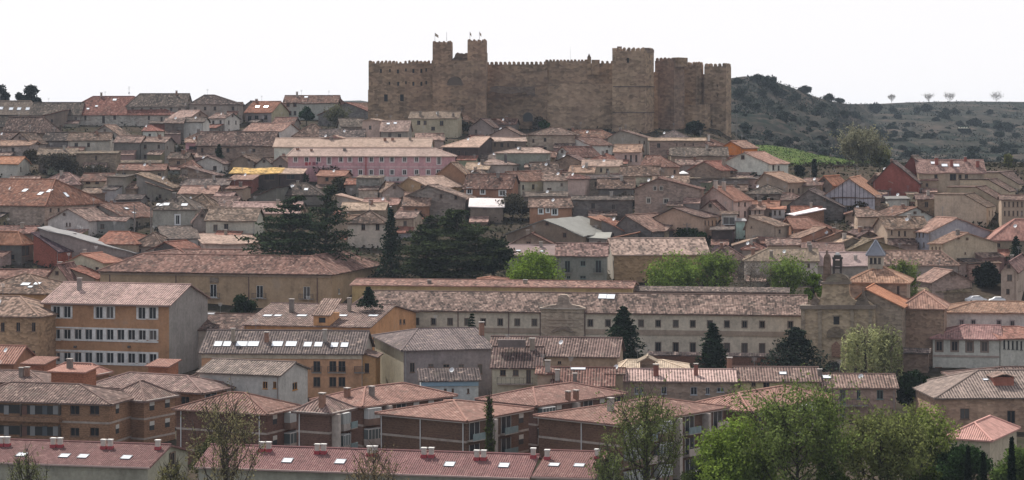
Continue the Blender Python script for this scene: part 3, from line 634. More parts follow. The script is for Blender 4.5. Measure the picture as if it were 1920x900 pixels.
def slabpts(b, name, pts, out, dep, mat, col, fi=0):          # outline standing on a wall face, with real thickness
    q = [b.plane_hit(fi, x, y)[:2] for x, y in pts]; n = len(q); V = [facept(b, fi, s, k, z) for k in (out, dep) for s, z in q]
    return mk(name, V, [tuple(range(n-1, -1, -1)), tuple(range(n, 2*n))]+[(i, (i+1) % n, n+(i+1) % n, n+i) for i in range(n)], mat, b.root, col)
slabpts(b, 'pediment', [(1014,577),(1030,572),(1044,570.5),(1047,563),(1048,555),(1053,552),(1063,552),(1067,556),(1068,564),(1072,570.5),(1086,573),(1098,577)], .9, -.6, 's', (.33, .26, .21))
slabpts(b, 'portal_arch', [(1034,621),(1044,614),(1056,611),(1068,614),(1077,621),(1074,623),(1056,617),(1038,623)], 1.1, .6, 's', (.2, .155, .12))
for y in (598, 604, 611): fbox(b, 'carved_band', 1030, y, 1078, y+2, .8, .6, 'p', (.29, .22, .17))
H('narrow upper seminary storey with red tiles and ochre wall strip behind the long roof', 660, 1184, 538.5, 525, 'g', -9, d=10, h=9, w=(.40, .30, .15), r=(.28, .155, .125, .95), cat='seminary', Y=412, name='seminary', win=[], ch=[(805,531,.5),(985,531,.5)], **big)
H('small square roof lantern with tiled pyramid top on the seminary ridge', 885, 939, 527, 519, 'h', -9, d=8, h=8, w='be', r='cr', cat='lantern', Y=424, name='roof_lantern', win=[], ch=[], grp=None)
H('grey parapet wall with flat stone coping behind the right end of seminary roof', 1186, 1476, 547, 538.5, 's', -9, d=2.5, h=10, w='dg', r='gy', cat='wall', Y=411, name='parapet_wall', win=[], ch=[], grp=None)
H('dark red brick garden wall along the foot of the long seminary', 1215, 1462, 668, 664, 's', -9, d=.8, h=2.4, w=(.17, .085, .065), r='dk', m='b', cat='wall', Y=384, name='garden_wall', win=[], ch=[], ov=.1, grp=None)
# orange school
bx = [(106+20.1*i, y, 13, 20) for y in (627.5, 671) for i in range(10)]; top = [(106,585,13,22),(126,585,13,22),(186,586,13,22),(206,586,13,22),(266,587,13,22),(286,587,13,22)]
b = H('four storey orange school with white window bands and pinkish roof', 82, 317, 570, 531, 'g', -15, h=12.5, w='og', w2=(.25,.225,.21), r=(.31, .215, .185, .85), cat='school', name='school', Y=372, d=17, win=bx+top, fr='wh', ch=[(149,543,1.9)], ov=.5, rec=.2, rm='bigtile', chc=(.26, .22, .2), **big)
wht = (.60, .59, .57); rr = []
for x0, x1, yc, hh, xs_ in ((96,136,585,24,(106,126)),(176,216,586,24,(186,206)),(256,297,587,24,(266,286)),(96,297,627.5,24,[106+20.1*i for i in range(10)]),(96,297,671,24,[106+20.1*i for i in range(10)])):
    fbox(b, 'window_band', x0, yc-hh/2-.5, x1, yc-hh/2+1.6, .1, None, 'p', wht); fbox(b, 'window_band', x0, yc+hh/2-2, x1, yc+hh/2, .14, None, 'p', wht)
    ed = [x0]+[q for x in xs_ for q in (x-6.6, x+6.6)]+[x1]
    for q in range(0, len(ed), 2): fbox(b, 'window_pier', ed[q], yc-hh/2+1.6, ed[q+1], yc+hh/2-2, .09, None, 'p', wht)
fbox(b, 'gutter', 80, 570, 318, 572.5, .75, .3, 'paint', (.2, .13, .11))
for x in (142, 243): fbox(b, 'wall_lamp', x-2, 648, x+2, 652, .5, None, 'metal', (.1, .1, .1))
# building left of the school
H('old ochre stone house at left edge beside the orange school', -40, 72, 592, 556, 'hr', -14, d=14, h=10, w=(.36, .24, .14), r='sp', m='s', Y=371, win=[(5,613,7,17),(34,613,7,17),(63,613,7,17),(36,666,8,18),(62,664,7,13)], ir=7)
H('house with wide brown hipped roof and three skylights behind the school', -60, 86, 549, 514, 'h', -16, d=15, h=7, w=(.38, .22, .11), r='sp', Y=397, win=[], sky=[(48,533,1.6,1.0),(57,538,.8,.6),(70,532,1.2,.9)], ch=[])
# ------------------------------------------------------------------ church
cb = H('baroque church nave with orange roof behind the tall scrolled facade', 1590, 1692, 574, 541, 'f', -16, h=12, w=(.27, .215, .155), r=(.42, .19, .12, .35), m='s', cat='church', name='church', Y=382, d=16, ap=.33, win=[], ch=[], grp=None)
def outl(name, pts, dep, mat='s', col=(.27, .215, .16), out=0.): return slabpts(cb, name, pts, out+dep, out, mat, col)
CHS = (.39, .30, .205)
outl('facade', [(1504,705),(1504,577),(1642,577),(1642,705)], 1.6, col=CHS); outl('cornice', [(1502,578),(1502,571),(1644,571),(1644,578)], 2.2, 'p', (.2, .16, .13))
outl('upper_gable', [(1524,572),(1526,566),(1534,562),(1541,556),(1543,548),(1544,529),(1593,529),(1594,548),(1597,556),(1604,562),(1614,564),(1622,558),(1628,563),(1640,572)], 1.2, col=(.41, .315, .215))
outl('gable_moulding', [(1541,532),(1541,527.5),(1597,527.5),(1597,532)], 1.7, 'p', (.2, .16, .13))
outl('segmental_pediment', [(1549+46*(.5-.5*math.cos(math.pi*i/12)), 529-17*math.sin(math.pi*i/12)) for i in range(13)], 1.4, col=(.19, .165, .12))
outl('scroll', [(1521,575),(1523,563),(1527,557),(1530,548),(1533,557),(1540,561),(1534,572)], 1.5, col=(.17, .135, .105)); outl('scroll', [(1604,572),(1610,560),(1617,552),(1620,541),(1623,553),(1628,562),(1634,572)], 1.5, col=(.17, .135, .105))
outl('pinnacle', [(1544,530),(1545,484),(1547,478),(1549.5,475.5),(1549.5,469),(1552,469),(1552,475.5),(1555,478),(1557,484),(1558,530)], 1.3, col=(.17, .115, .085), out=-.6)
for (x0, y0, x1, y1, c) in ((1562,484,1566,513,0),(1575,484,1579,513,0),(1562,500,1579,504,0),(1561,482,1580,486,0),(1566,488,1575,499,1),(1564,478,1577,482,0),(1567,474,1574,478,2)):
    outl('bell_frame', [(x0,y1),(x0,y0),(x1,y0),(x1,y1)], .9 if c != 1 else .5, 'metal', ((.06, .05, .045), (.09, .075, .06), (.6, .6, .6))[c], out=-.4 if c != 1 else -.2)
V, Fc = [], []
outl('facade_window', [(1565,607),(1565,592),(1576,592),(1576,607)], .02, 'glass', (.02, .02, .022), out=1.6); outl('facade_window_surround', [(1563.5,592),(1563.5,590),(1577.5,590),(1577.5,592)], .25, 'p', (.2, .16, .12), out=1.6)
outl('relief', [(1552,628)]+[(1552+35*(.5-.5*math.cos(math.pi*i/10)), 627-16*math.sin(math.pi*i/10)) for i in range(11)]+[(1587,628)], .3, col=(.2, .155, .11), out=1.6); outl('relief', [(1553,631),(1553,628),(1586,628),(1586,631)], .5, 'p', (.2, .16, .12), out=1.6)
outl('portal_niche', [(1562,668),(1562,646),(1570,638),(1578,646),(1578,668)], .25, 'b', (.29, .17, .12), out=1.6)
outl('portal', [(1550,702)]+[(1550+33*(.5-.5*math.cos(math.pi*i/10)), 688-14*math.sin(math.pi*i/10)) for i in range(11)]+[(1583,702)], .25, col=(.22, .17, .13), out=1.6)
outl('door', [(1553,702)]+[(1553+27*(.5-.5*math.cos(math.pi*i/10)), 689-12.5*math.sin(math.pi*i/10)) for i in range(11)]+[(1580,702)], .02, 'paint', (.025, .022, .022), out=1.86)
for x in (1508, 1540, 1600, 1634): outl('pilaster', [(x-3.5,700),(x-3.5,578),(x+3.5,578),(x+3.5,700)], .3, col=(.28, .225, .165), out=1.6)
H('square church crossing tower with tiled pyramid roof', 1593, 1700, 527, 497, 'h', -14, d=11, h=17, w=(.32, .26, .19), r=(.34, .20, .15, .7), m='s', cat='church tower', name='church_tower', Y=396, win=[(1684,545,5,18)], ch=[], ov=.7, grp=None)
lt = H('slim arched lantern turret with blue grey pyramid spire on the church roof', 1627, 1655, 473, 451, 'h', -14, d=2.7, h=23, w=(.38, .33, .27), r=(.19, .205, .225, .25), rm='sheet', cat='turret', name='lantern_turret', Y=401, win=[(1633.5,489,5,11),(1641,489,5,11),(1649,489,5,11)], ch=[], fr='dk', ov=.35, grp=None)
H('round ended church chapel with brown hipped roof and tall bare wall', 1690, 1770, 575, 545, 'h', -14, d=11, h=13, w=(.27, .195, .14), r=(.31, .19, .15, .6), m='s', cat='chapel', name='chapel', Y=386, win=[], ch=[], ov=.6, grp=None)
H('lower stone base of the chapel with plain buttress beside the dark tree', 1694, 1740, 661, 655, 's', -14, d=3, h=4.5, w=(.18, .13, .1), r='gy', m='s', cat='buttress', name='buttress', Y=378, win=[], ch=[], grp=None)
H('white convent block with brown hipped roof and four small dark windows at right edge', 1772, 1990, 585.5, 565, 'h', -6, d=13, h=11, w=(.52, .49, .44), r=(.33, .20, .16, .6), cat='convent', name='convent', Y=396, win=[(1803,605,7,10),(1825,605,7,10),(1873,606,7,11),(1898,607,7,11)], ch=[], tr=.15, fr=(.3, .26, .25), ov=.6, grp=None)
b = H('lower white convent wing with four brown framed windows under dark red roof', 1749, 1874, 634, 609, 'hl', -10, d=12, h=8.5, w=(.50, .47, .42), r=(.27, .16, .14, .6), cat='convent', name='convent', Y=383, win=[(1761,649,11,18),(1790,649,11,18),(1818,650,11,18),(1846,650,11,18),(1805,696,9,12)], tr=.25, fr=(.22, .16, .13), ch=[], ov=.6, grp=None)
H('short angled convent wing with narrow slit windows at the right edge', 1876, 1992, 633, 612, 'hr', 9, d=12, h=8.5, w=(.50, .47, .42), r=(.33, .17, .13, .6), cat='convent', name='convent', Y=383, win=[(1883+8*i, 646+.5*i, 3.2, 16) for i in range(5)], fr='dk', ch=[], ov=.6, grp=None)
fbox(b, 'string_course', 1750, 665, 1873, 671, .12, None, 'p', (.34, .27, .23)); fbox(b, 'garage_door', 1753, 688, 1766, 712, .06, None, 'paint', (.2, .1, .06))
# ------------------------------------------------------------------ pink building
px = [554,575,597,656,676,696,715.5,735,758.5,781,803]
b = H('long pink building with white framed windows and pale tiled roof', 540, 848, 291.5, 278, 'h', -3, d=10, h=6.2, w='pk', r=(.50, .38, .335, .3), cat='hotel', name='pink_building', win=[(x,299,6.5,9) for x in px]+[(617,301,6.5,13),(639,299,6.5,9),(823,301,6.5,14)]+[(x,323,6.5,9) for x in (656,676,696,715.5,735,758.5,781,803,822)], tr=.22, fr=(.6, .54, .52), sky=(), ch=[(558,281,.5),(584,283,.5),(646,282,.5)], Y=558, il=1, ov=.5, **big)
fbox(b, 'string_course', 540, 312, 848, 314.2, .08, None, 'p', (.58, .42, .42)); fbox(b, 'downpipe', 685.4, 292, 687, 335, .15, None, 'paint', (.35, .07, .06)); fbox(b, 'plinth', 600, 331, 848, 340, .06, None, 'p', (.55, .50, .48))
b = H('long white wing with pale pink roof directly behind the pink building', 514, 806, 274, 259, 'g', -3, d=10, h=8.5, w='wh', r=(.54, .41, .36, .3), cat='hotel', name='white_building', win=[(x,277.5,4.5,5) for x in (623,639,657,671,686,702,730,772,790)], ch=[(621,262,.6),(722,264,.8),(736,263,.7),(769,262,.6)], Y=573, tr=0, **big)
H('wide pale pink gable roof rising above the middle of the white wing', 588, 664, 264, 254, 'f', -3, d=8, h=9, w='pk', r='lt', Y=579, win=[], ch=[])
# ------------------------------------------------------------------ brown brick apartment blocks in front
def apt(label, x0, x1, x2, ye, yr, Y, a=-42, w='db', floors=2, pipe=None, il=None, r=(.28, .158, .122, .7), side='bbbb', win=None, ch=(), lean=None, ir=None, t='h', name='apartment_block'):
    b = H(label, x0, x1, ye, yr, t, a, h=9, w=w, r=r, m='b', cat='apartment block', name=name, Y=Y, x2=x2, win=win or [], ch=list(ch), grp='brown brick apartment blocks by the river trees', rm='bigtile', ov=.55, il=il, ir=ir, rec=.25)
    z = b.E; lbox(b, 'fascia', 0, -.5, b.L+.5, z-.42, z-.2, .5, .02, 'paint', (.42, .36, .32)); lbox(b, 'fascia', 1, -.5, b.d+.5, z-.42, z-.2, .5, .02, 'paint', (.42, .36, .32))
    for f in range(1, 4):
        if z-2.85*f > b.zb+.5: lbox(b, 'floor_band', 0, 0, b.L, z-2.85*f-.2, z-2.85*f+.08, .06, None, 'p', (.36, .30, .26)); lbox(b, 'floor_band', 1, 0, b.d, z-2.85*f-.2, z-2.85*f+.08, .06, None, 'p', (.36, .30, .26))
    for p in pipe or ():
        s, _, _ = b.plane_hit(0, p, ye+20); V, Fc = [], []; q = Vector(facept(b, 0, s, .12, 0)); q.z = .2; tubevf(V, Fc, [q, q+Vector((0, 0, z-b.zb-.5))], .075, .075, 6); mk('downpipe', V, Fc, 'paint', b.root, (.62, .61, .6))
    n = len(side)
    if n:
        cw = b.d/n
        for i, k in enumerate(side):
            for f in range(4):
                zz = z-2.85*(f+1)
                if zz < b.zb+.3: break
                s = cw*(i+.5)
                if k == 'b':            # open balcony: dark recess with parapet and posts
                    o = lbox(b, 'balcony', 1, s-cw*.42, s+cw*.42, zz, zz+.12, 1.0, None, 'p', (.36, .31, .27)); lbox(b, 'parapet', 1, s-cw*.42, s+cw*.42, zz+.12, zz+.98, 1.0, .9, 'p', b.rng.choice([(.40, .33, .29), (.46, .42, .38), (.2, .25, .25)]), o)
                    g = lbox(b, 'balcony_door', 1, s-cw*.3, s+cw*.3, zz+.15, zz+2.25, .03, None, 'glass', (.03, .032, .036)); lbox(b, 'frame', 1, s-.04, s+.04, zz+.15, zz+2.25, .07, None, 'paint', (.5, .48, .46), g, ((s-cw*.3-.06, s-cw*.3, zz+.15, zz+2.3, -.02, .07), (s+cw*.3, s+cw*.3+.06, zz+.15, zz+2.3, -.02, .07)))
                elif k == 'g':          # glazed-in balcony
                    o = lbox(b, 'glazed_balcony', 1, s-cw*.42, s+cw*.42, zz+.9, zz+2.3, .95, None, 'glass', b.rng.choice([(.42, .43, .42), (.1, .12, .12), (.3, .31, .3)])); lbox(b, 'parapet', 1, s-cw*.43, s+cw*.43, zz, zz+.9, 1.0, None, 'p', b.rng.choice([(.36, .31, .28), (.2, .13, .1)]), o)
                    ex = [(s-cw*.42+cw*.84*j/4-.035, s-cw*.42+cw*.84*j/4+.035, zz+.9, zz+2.3, .94, 1.0) for j in range(5)]
                    lbox(b, 'frame', 1, s-cw*.43, s+cw*.43, zz+2.25, zz+2.35, 1.0, .0, 'paint', (.55, .54, .52), o, ex)
                elif k == 'w':
                    g = lbox(b, 'window', 1, s-.55, s+.55, zz+1.0, zz+2.3, .02, None, 'glass', (.04, .042, .045)); lbox(b, 'shutter', 1, s-.55, s+.55, zz+1.7, zz+2.3, .05, .021, 'paint', (.5, .48, .44), g)
                elif k == 'p': lbox(b, 'pier', 1, s-.3, s+.3, b.zb+.2, z-.45, 1.05, None, 'p', (.42, .36, .32)) if f == 0 else None
    return b
apt('apartment block with long coral roof behind the small white house on the left', 590, 680, 849, 759, 722, 298, -44, pipe=(), side='gpbwwb', ch=[(651,744),(697,741)], il=5, ir=5)
apt('apartment block at far left end of the dark brick row, bare tree before it', 331, 500, 560, 773, 736, 286, -24, pipe=(340, 487), side='wg', ir=6, il=6)
apt('short apartment block with dark side wall between the left end and centre blocks', 556, 617, 660, 771, 743, 280, -26, pipe=(562,), side='pgb', ch=[(545,765,1.6),(604,762,1.6)], r='sp')
apt('apartment block in the centre of the row with white corner pipe', 713, 874, 991, 787, 751, 277, -34, pipe=(716, 789, 869), side='bpbw', il=8, ir=6, ch=())
apt('apartment block with teal awning and red chimneys in the second row', 900, 1006, 1168, 758, 722, 300, -42, pipe=(), side='gwpbwb', ch=[(1065,750),(1080,748)], il=6, ir=6)
b = apt('largest apartment block of the row, glazed balconies facing right, tall poplar before it', 1010, 1167, 1358, 794, 751, 272, -40, pipe=(1091,), side='gbgpbpb', il=7, ir=7, ch=[(1145,770,1.5)])
apt('apartment block behind the big green trees at the right end of the row', 1292, 1404, 1560, 768, 730, 292, -40, pipe=(), side='wwgw', il=6, ir=6)
LB = (.25, .14, .085)
b = apt('light brown apartment block at the left edge with deep shaded balconies', -60, 205, 263, 755, 719, 300, -14, w=LB, r='sp', side='ww', win=[(140,769,17,17),(177,769,17,17),(140,810,16,16),(177,810,16,16)], il=4, ir=7)
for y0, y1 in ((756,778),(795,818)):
    fbox(b, 'balcony_shade_panel', -58, y0, 115, y1, .05, None, 'paint', (.025, .024, .024)); o = fbox(b, 'parapet', -58, y1-1, 117, y1+13, 1.1, None, 'b', (.23, .135, .085))  # near-black panel on the wall, painted for the deep balcony shade
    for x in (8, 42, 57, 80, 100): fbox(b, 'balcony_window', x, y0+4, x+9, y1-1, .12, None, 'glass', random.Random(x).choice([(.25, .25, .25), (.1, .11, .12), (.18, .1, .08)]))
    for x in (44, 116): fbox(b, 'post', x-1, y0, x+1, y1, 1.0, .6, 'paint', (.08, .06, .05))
apt('light brown apartment block stepping back beside the left edge block', 200, 270, 328, 748, 714, 306, -28, w=LB, r='sp', side='ww', il=3)
apt('light brown apartment block with wide patched roof further back on the left', 168, 378, 445, 734, 702, 322, -26, w=LB, r='sp', side='bw', win=[(347,751,15,15)], il=4, ir=6)
apt('light brown apartment block in the back row ending beside the white gabled house', 325, 436, 480, 727, 695, 334, -28, w=LB, r='sp', side='w', il=4)
apt('light brown apartment block furthest back with low tiled roof below the school', 90, 180, 200, 699, 681, 345, -20, w=LB, r='cr', side='', il=2)
H('pinkish tiled roof at the left edge behind the brown brick block', -50, 84, 717, 695, 'hr', -14, d=10, h=8, w=LB, r='sp', m='b', Y=322, win=[], ch=[(40,706,1.2),(51,705,1.2)], rm='bigtile')
for q in (('small red stair tower with sloping tile roof at left of the school foot', 45, 82, 681.5, 669.5, 335, 89), ('small red stair tower with sloping tile roof below the right end of the school', 278, 314, 686, 674, 336, 322), ('wide red rooftop stair tower with grey chimneys on the brown blocks', 96, 157, 697, 687, 316, 171)):
    H(q[0], q[1], q[2], q[3], q[4], 's', -16, d=3, h=8, w=(.30, .12, .07), r='cr', m='b', Y=q[5], x2=q[6], win=[], ch=[] if q[1] != 96 else [(131,690,1.2)], cat='stair tower', name='stair_tower', grp='rooftop stair towers', rm='bigtile')
H('striped red tile roof sliver at the left edge below the ochre stone house', -30, 25, 679, 648, 'g', -10, d=9, h=7, w='bs', r='cr', Y=345, win=[], ch=[], rm='bigtile')
# ------------------------------------------------------------------ modern terraced rows with flat red tiles at the bottom
def terrace(label, x0, x1, x2, ye, yr, Y, sky, chx, a=-12):
    b = H(label, x0, x1, ye, yr, 'g', a, h=5.5, w=(.33, .32, .26), r='mr', cat='terraced houses', name='terraced_house', Y=Y, x2=x2, win=[(x2-30, yr+33, 10, 24)] if x0 != 372 else [], sky=sky, sksz=(1.0, .95), ch=[], grp='terraced rows with red flat tile roofs', rm='flat_tile', ov=.4)
    for x, y in chx:
        h = b.roof_hit(x, y)
        if not h: continue
        p = h[1]; V, Fc = [], []; boxvf(V, Fc, p.x-.25, p.x+.25, p.y-.22, p.y+.22, p.z-.5, p.z+.95); o = mk('chimney', V, Fc, 'p', b.roof, (.48, .43, .38))
        V, Fc = [], []; boxvf(V, Fc, p.x-.31, p.x+.31, p.y-.28, p.y+.28, p.z+.95, p.z+1.07); mk('cap', V, Fc, 'p', o, (.6, .58, .55))
        V, Fc = [], []; boxvf(V, Fc, p.x-.32, p.x+.32, p.y-.29, p.y+.29, p.z-.5, p.z+.3); mk('flashing', V, Fc, 'paint', o, (.33, .05, .06))
    z = b.E; lbox(b, 'gutter', 0, -.4, b.L+.4, z-.3, z-.12, .5, .3, 'paint', (.42, .3, .27)); 
    return b
terrace('terraced row with red flat tile roof and grey green walls in the bottom left corner', -90, 277, 352, 873, 828, 238, [(41,853),(121,855),(156,856),(237,858)], [(3,836),(14,836),(100,838),(113,838),(194,841),(207,841),(296,842)])
terrace('long middle terraced row with red flat tile roof along the bottom edge', 372, 988, 1022, 893, 843, 229, [(539,864),(638,866),(843,871),(945,873)], [(491,846),(504,846),(595,850),(607,850),(693,854),(703,854),(795,857),(809,857),(894,862),(907,862),(1000,858)])
terrace('short right end of the terraced row with red flat tile roof and two skylights', 1005, 1111, 1160, 894, 846, 226, [(1039,872),(1086,873)], [(1026,861),(1120,860)])
# ------------------------------------------------------------------ the houses of the hillside, row by row from the skyline down
# --- skyline, left
H('long pale roofed house with four bright skylights at far left of the skyline', -30, 66, 213, 189, 'hr', -6, h=4, r='tn', sky=[(2,203,1.3,1.2),(21,204,1.3,1.2),(36,204,1.3,1.2),(52,204,1.3,1.2)], ir=3)
H('dark brown roof between the pale skylight roof and the big red hip roof', 58, 150, 214, 192, 'g', 0, h=4, r='dk', d=11)
H('large house with red hipped roof and stone walls dominating the left skyline', 112, 333, 213.5, 180.5, 'h', -4, d=17, h=4.2, w='lg', r='rd', m='s', il=9, ir=17, win=[(125,222,4,8),(137,221,4,9),(160,221,4,9),(194,224,5,14),(215,220,5,8),(279,221,4,8),(303,223,4,8),(319,223,4,7)], sky=[(215,187,1.2,1),(181,199,.8,.7),(165,204,.8,.7),(138,205,.8,.7),(118,205,.8,.7)], ch=[(190,181,1.2)])
H('lower red roofed annex left of the large red hip roofed house', 74, 122, 219, 206, 'sl', -4, h=3.5, r='rd', w='st')
H('long dark roofed house with thin antenna on the skyline right of the red roof', 238, 347, 198, 175.5, 'hl', -3, h=5, r='dk', il=3, ch=[(331,178,1.3)], Y=712, d=12)
H('dark brown roofed house on skyline left of the small yellow gabled house', 356, 447, 194, 178, 'h', -3, h=5, r='dk', Y=712, ir=9, il=4)
H('small house with grey roof, two skylights and orange gable below the dark skyline roof', 308, 344, 207, 193, 'g', -25, h=4, r='gy', w='rd', x2=368, sky=[(322,201),(334,201)])
H('low house with bleached pink roof right of the large red hip roof', 315, 352, 222, 207, 'g', -35, h=4, w='st', r='lt', x2=396)
H('grey gabled house with brown roof below the left skyline trees', 5, 90, 246, 219, 'hr', -18, h=4, w='st', r='br', x2=116, ir=4, m='s', win=[(113,239,3,9)])
H('brown roofed house at left edge under the pale skylight roof', -40, 30, 236, 216, 'g', 8, h=4, w='st', r='dk')
H('blank white wall house with thin dark roof edge right of the red hip house', 343, 381, 228, 220, 'g', -4, h=6.5, w='wh', r='dk', win=[(356,252,2,4)])
H('dark stone house leaning against the blank white wall house', 309, 342, 230, 221, 's', 4, h=6.5, w='dg', r='br', m='s', d=7)
H('tiny white house with red roof under the large red hip roof', 268, 292, 244, 235, 'hr', -15, h=3, w='wh', r='rd', d=6)
H('low dark red shed wall under the large red hip roof', 281, 311, 231, 228, 's', 0, h=2.5, w='rd', r='dk', d=4, cat='shed', name='shed')
H('old house with chimney and speckled brown roof left of tiny white house', 168, 226, 254, 234, 'f', -28, h=4.5, w='gr', r='sp', x2=246, ch=[(203,241,1.4)])
H('low roof of bleached tiles above two grey walls on the upper left', 214, 262, 266, 255, 'g', -5, h=6.5, w='dg', r='sp', win=[])
H('tall plain grey rendered house beside the dark slate wall on the upper left', 260, 309, 266, 257, 'g', -8, h=6.5, w='gr', r='sp')
H('grey house with patched light blocks in its wall, upper left', 128, 206, 262, 249, 'g', 4, h=5, w='lg', r='br')
H('small grey gabled house with brown roof running right, far left', 15, 60, 268, 248, 'f', -35, h=5, w='gr', r='br', x2=86)
H('stone house with pinkish roof at left edge above the orange roofed cottage', -30, 56, 272, 264, 'g', -10, h=5, w='gr', r='pk', m='s')
H('cottage with orange pink roof and white wall at the left edge', -30, 33, 306, 294, 'g', -8, h=4, w='lg', r='og')
H('ruined stone block with flat top among bare bushes, left', 143, 217, 287, 283, 's', 2, h=6, w='st', r='ol', m='s', win=[(180,296,4,9)])
H('old grey stone house half hidden by bare bushes, left', 72, 142, 290, 278, 'g', 6, h=5, w='dg', r='ol', m='s')
H('small pink house with dark garage opening', 348, 377, 266, 260, 'g', 6, h=5, w='pk', r='sp', win=[(363,284,17,20)], d=6)
H('long stone barn with big speckled brown roof left of the pink hotel roofs', 369, 512, 271.5, 247, 'g', -3, h=5, w='st', r='br', m='s', d=12, ch=[])
H('white gabled house with brown timber frame on the left', 361, 417, 306, 293, 'f', -10, h=3.5, w='wh', r='br', d=7)
H('ruin with orange and brown broken roof among rubble on the left', 222, 308, 318, 308, 'g', 3, h=3.5, w='st', r='rb')
# --- skyline, middle left
H('yellow gabled house with orange red roof and two skylights on the skyline', 460, 509, 209.5, 190, 'g', -24, h=4, w=(.36,.30,.28), w2=(.48,.42,.27), r='og', x2=542, sky=[(483,200,1.5,.9),(499,200,1.5,.9)], win=[(468,223,7,11),(481,222,7,11),(498,220,6,8)], ch=[(481,192,1.0)])
H('grey gable behind the yellow gabled house', 449, 492, 204, 189, 'f', -20, h=4, w='gr', r='dk', x2=505)
H('white skyline house with long red brown roof left of the dark green tree', 532, 632, 192, 179, 'g', -4, h=6, w='wb', r='rb', win=[(540,196,5,8),(553,196,5,8),(544,212,5,8),(553,212,5,8)], sky=[(574,182,1.2,1)], ch=[(557,181,1.5)])
H('brick house with brown hipped roof on skyline right of the dark green tree', 594, 640, 196, 182, 'h', -22, h=5, w='bs', r='rb', m='b', x2=648)
H('wide dark barn gable with red roof slope below the castle left end', 597, 706, 214, 192, 'f', -16, h=4.5, w='dg', r='rd', x2=722, m='s', ap=.48, win=[])
H('low dark red roof between the barn gable and the castle', 664, 738, 206, 193, 'g', -6, h=4, r='rb', w='st', d=10)
H('white gabled house under the left end of the castle', 708, 768, 213, 199, 'f', -12, h=4.5, w='lg', r='br', win=[])
H('small stone gable in front of the white gabled house under the castle', 712, 752, 225, 217, 'f', -8, h=3, w='st', r='br', d=6)
H('narrow tall beige house with single window left of the white skylight roof', 679, 712, 226, 223, 'f', -18, h=6.5, w='pp', r='lt', win=[(694,239,5,7),(694,259,5,4)], d=7, ch=[])
H('house with bleached white roof and two skylights beside narrow beige house', 714, 764, 244.5, 226.5, 'g', -6, h=4, w='gr', r='lt', sky=[(728,232,.9,.8),(741,231,.9,.8)], win=[(731,254,6,9),(749,255,6,9)], ch=[])
H('brown roofed house on the left of the yellow gabled house', 378, 447, 206, 192, 'g', -8, h=4, w='be', r='br')
H('white walled house with light brown roof below the brown roofs, upper left', 392, 422, 221, 212, 'g', -30, h=4.5, w='wh', r='sp', x2=449)
H('white gabled house with pink tile roof right of the long stone barn', 456, 527, 245, 231, 'g', -22, h=4, w='wh', r='pk', x2=562, win=[(508,250,5,5),(520,250,5,5)])
H('small dark red roof under the yellow gabled house', 512, 550, 230, 220, 'g', -8, h=3, r='rb')
H('low brown roofed house left of the bare pale tree', 549, 610, 254, 233, 'h', -10, h=3, r='br', w='st')
H('long weathered brown roof below the bare pale tree', 600, 682, 257, 242, 'g', 2, h=3.5, r='dk', w='dg', d=10)
H('house with grey roof hidden behind the dark green tree', 640, 684, 236, 222, 'g', 12, h=4, r='gy', w='gr')
# --- under the castle
H('small red brown roof leaning at the foot of the castle left tower', 766, 812, 203, 185, 'g', -12, h=3.5, r='rb', w='st', x2=818, m='s')
H('brown gabled house against the castle wall right of the small red roof', 836, 866, 203, 189, 'sr', -20, h=4, r='rb', w='st', m='s', x2=874)
H('cream house with two wings and beige roof under the castle wall', 768, 858, 220.5, 209, 'g', -9, h=6.5, w='cr', r='tn', x2=866, win=[(785,230,6,8),(797,230,6,8),(828,231,7,9),(812,241,7,7)], ch=[(788,216,1.1),(821,216,1.1),(850,218,.9)])
H('small house with pinkish roof attached right of the cream house', 858, 880, 228, 217, 'hr', -18, h=4, w='be', r='pk', d=6, ir=2)
H('low reddish roofed house in the scrub below castle arched doorway', 912, 966, 232, 223, 'g', -8, h=3, w='gr', r='rb')
H('grey gable with brown roof right of the cream house', 880, 924, 238, 222, 'f', -20, h=3.5, w='gr', r='br', x2=940)
H('plain beige gable end below the castle arched doorway', 920, 976, 252, 238, 'f', -14, h=4, w='pp', r='br', win=[], d=7)
H('beige house with blank stone chimney tower behind the wooden house', 782, 832, 262, 250, 'g', 6, h=4, w='pp', r='sp', win=[(806,271,4,9),(813,271,4,9)])
H('large house with grey and pink roof above dark wooden galleries', 830, 896, 275, 256, 'hl', -10, h=6.2, w='dw', r='lt', x2=936, il=6, win=[(845,286,6,10),(860,288,6,12),(874,289,6,12)])
H('brown house with row of small dark windows above the green grey building', 893, 986, 264, 258, 'g', 5, h=5, w='st', r='lt', win=[(917,272,4,8),(928,271,4,8),(941,272,6,8),(953,272,4,8),(967,273,4,7)], d=8)
H('plain green grey building with pinkish hipped roof right of the pink building', 930, 1028, 286, 277, 'h', -4, h=6.5, w='gg', r='lt', il=7, ir=3, win=[(984,310,3,5)], ch=[(975,281,.7)], d=11)
H('reddish stone mansion with brown hipped roof below the castle wall', 990, 1078, 252, 239, 'h', -8, h=7, w='ss', r='br', m='s', il=6, ir=5, win=[(1000,264,4,7),(1022,262,5,7),(1022,280,6,9),(1001,280,5,8)], d=12)
H('long red brown roofed house right of the reddish stone mansion', 1072, 1157, 258, 244, 'hr', -8, h=4, w='gr', r='rb', ir=5, ch=[(1074,249,1.6)])
H('white gabled house with red brown roof below the stone mansion', 1050, 1107, 271, 257, 'f', -36, h=4.5, w='wh', r='rb', x2=1148, win=[(1138,285,5,8),(1142,274,3,4)])
H('small white gable with red brown roof left of white gabled house', 1037, 1072, 292, 275, 'f', -36, h=3.5, w='wh', r='rb', x2=1126)
H('brown gabled stone house below the small white gable', 1038, 1092, 303, 290, 'f', -14, h=3.5, w='st', r='br', m='s')
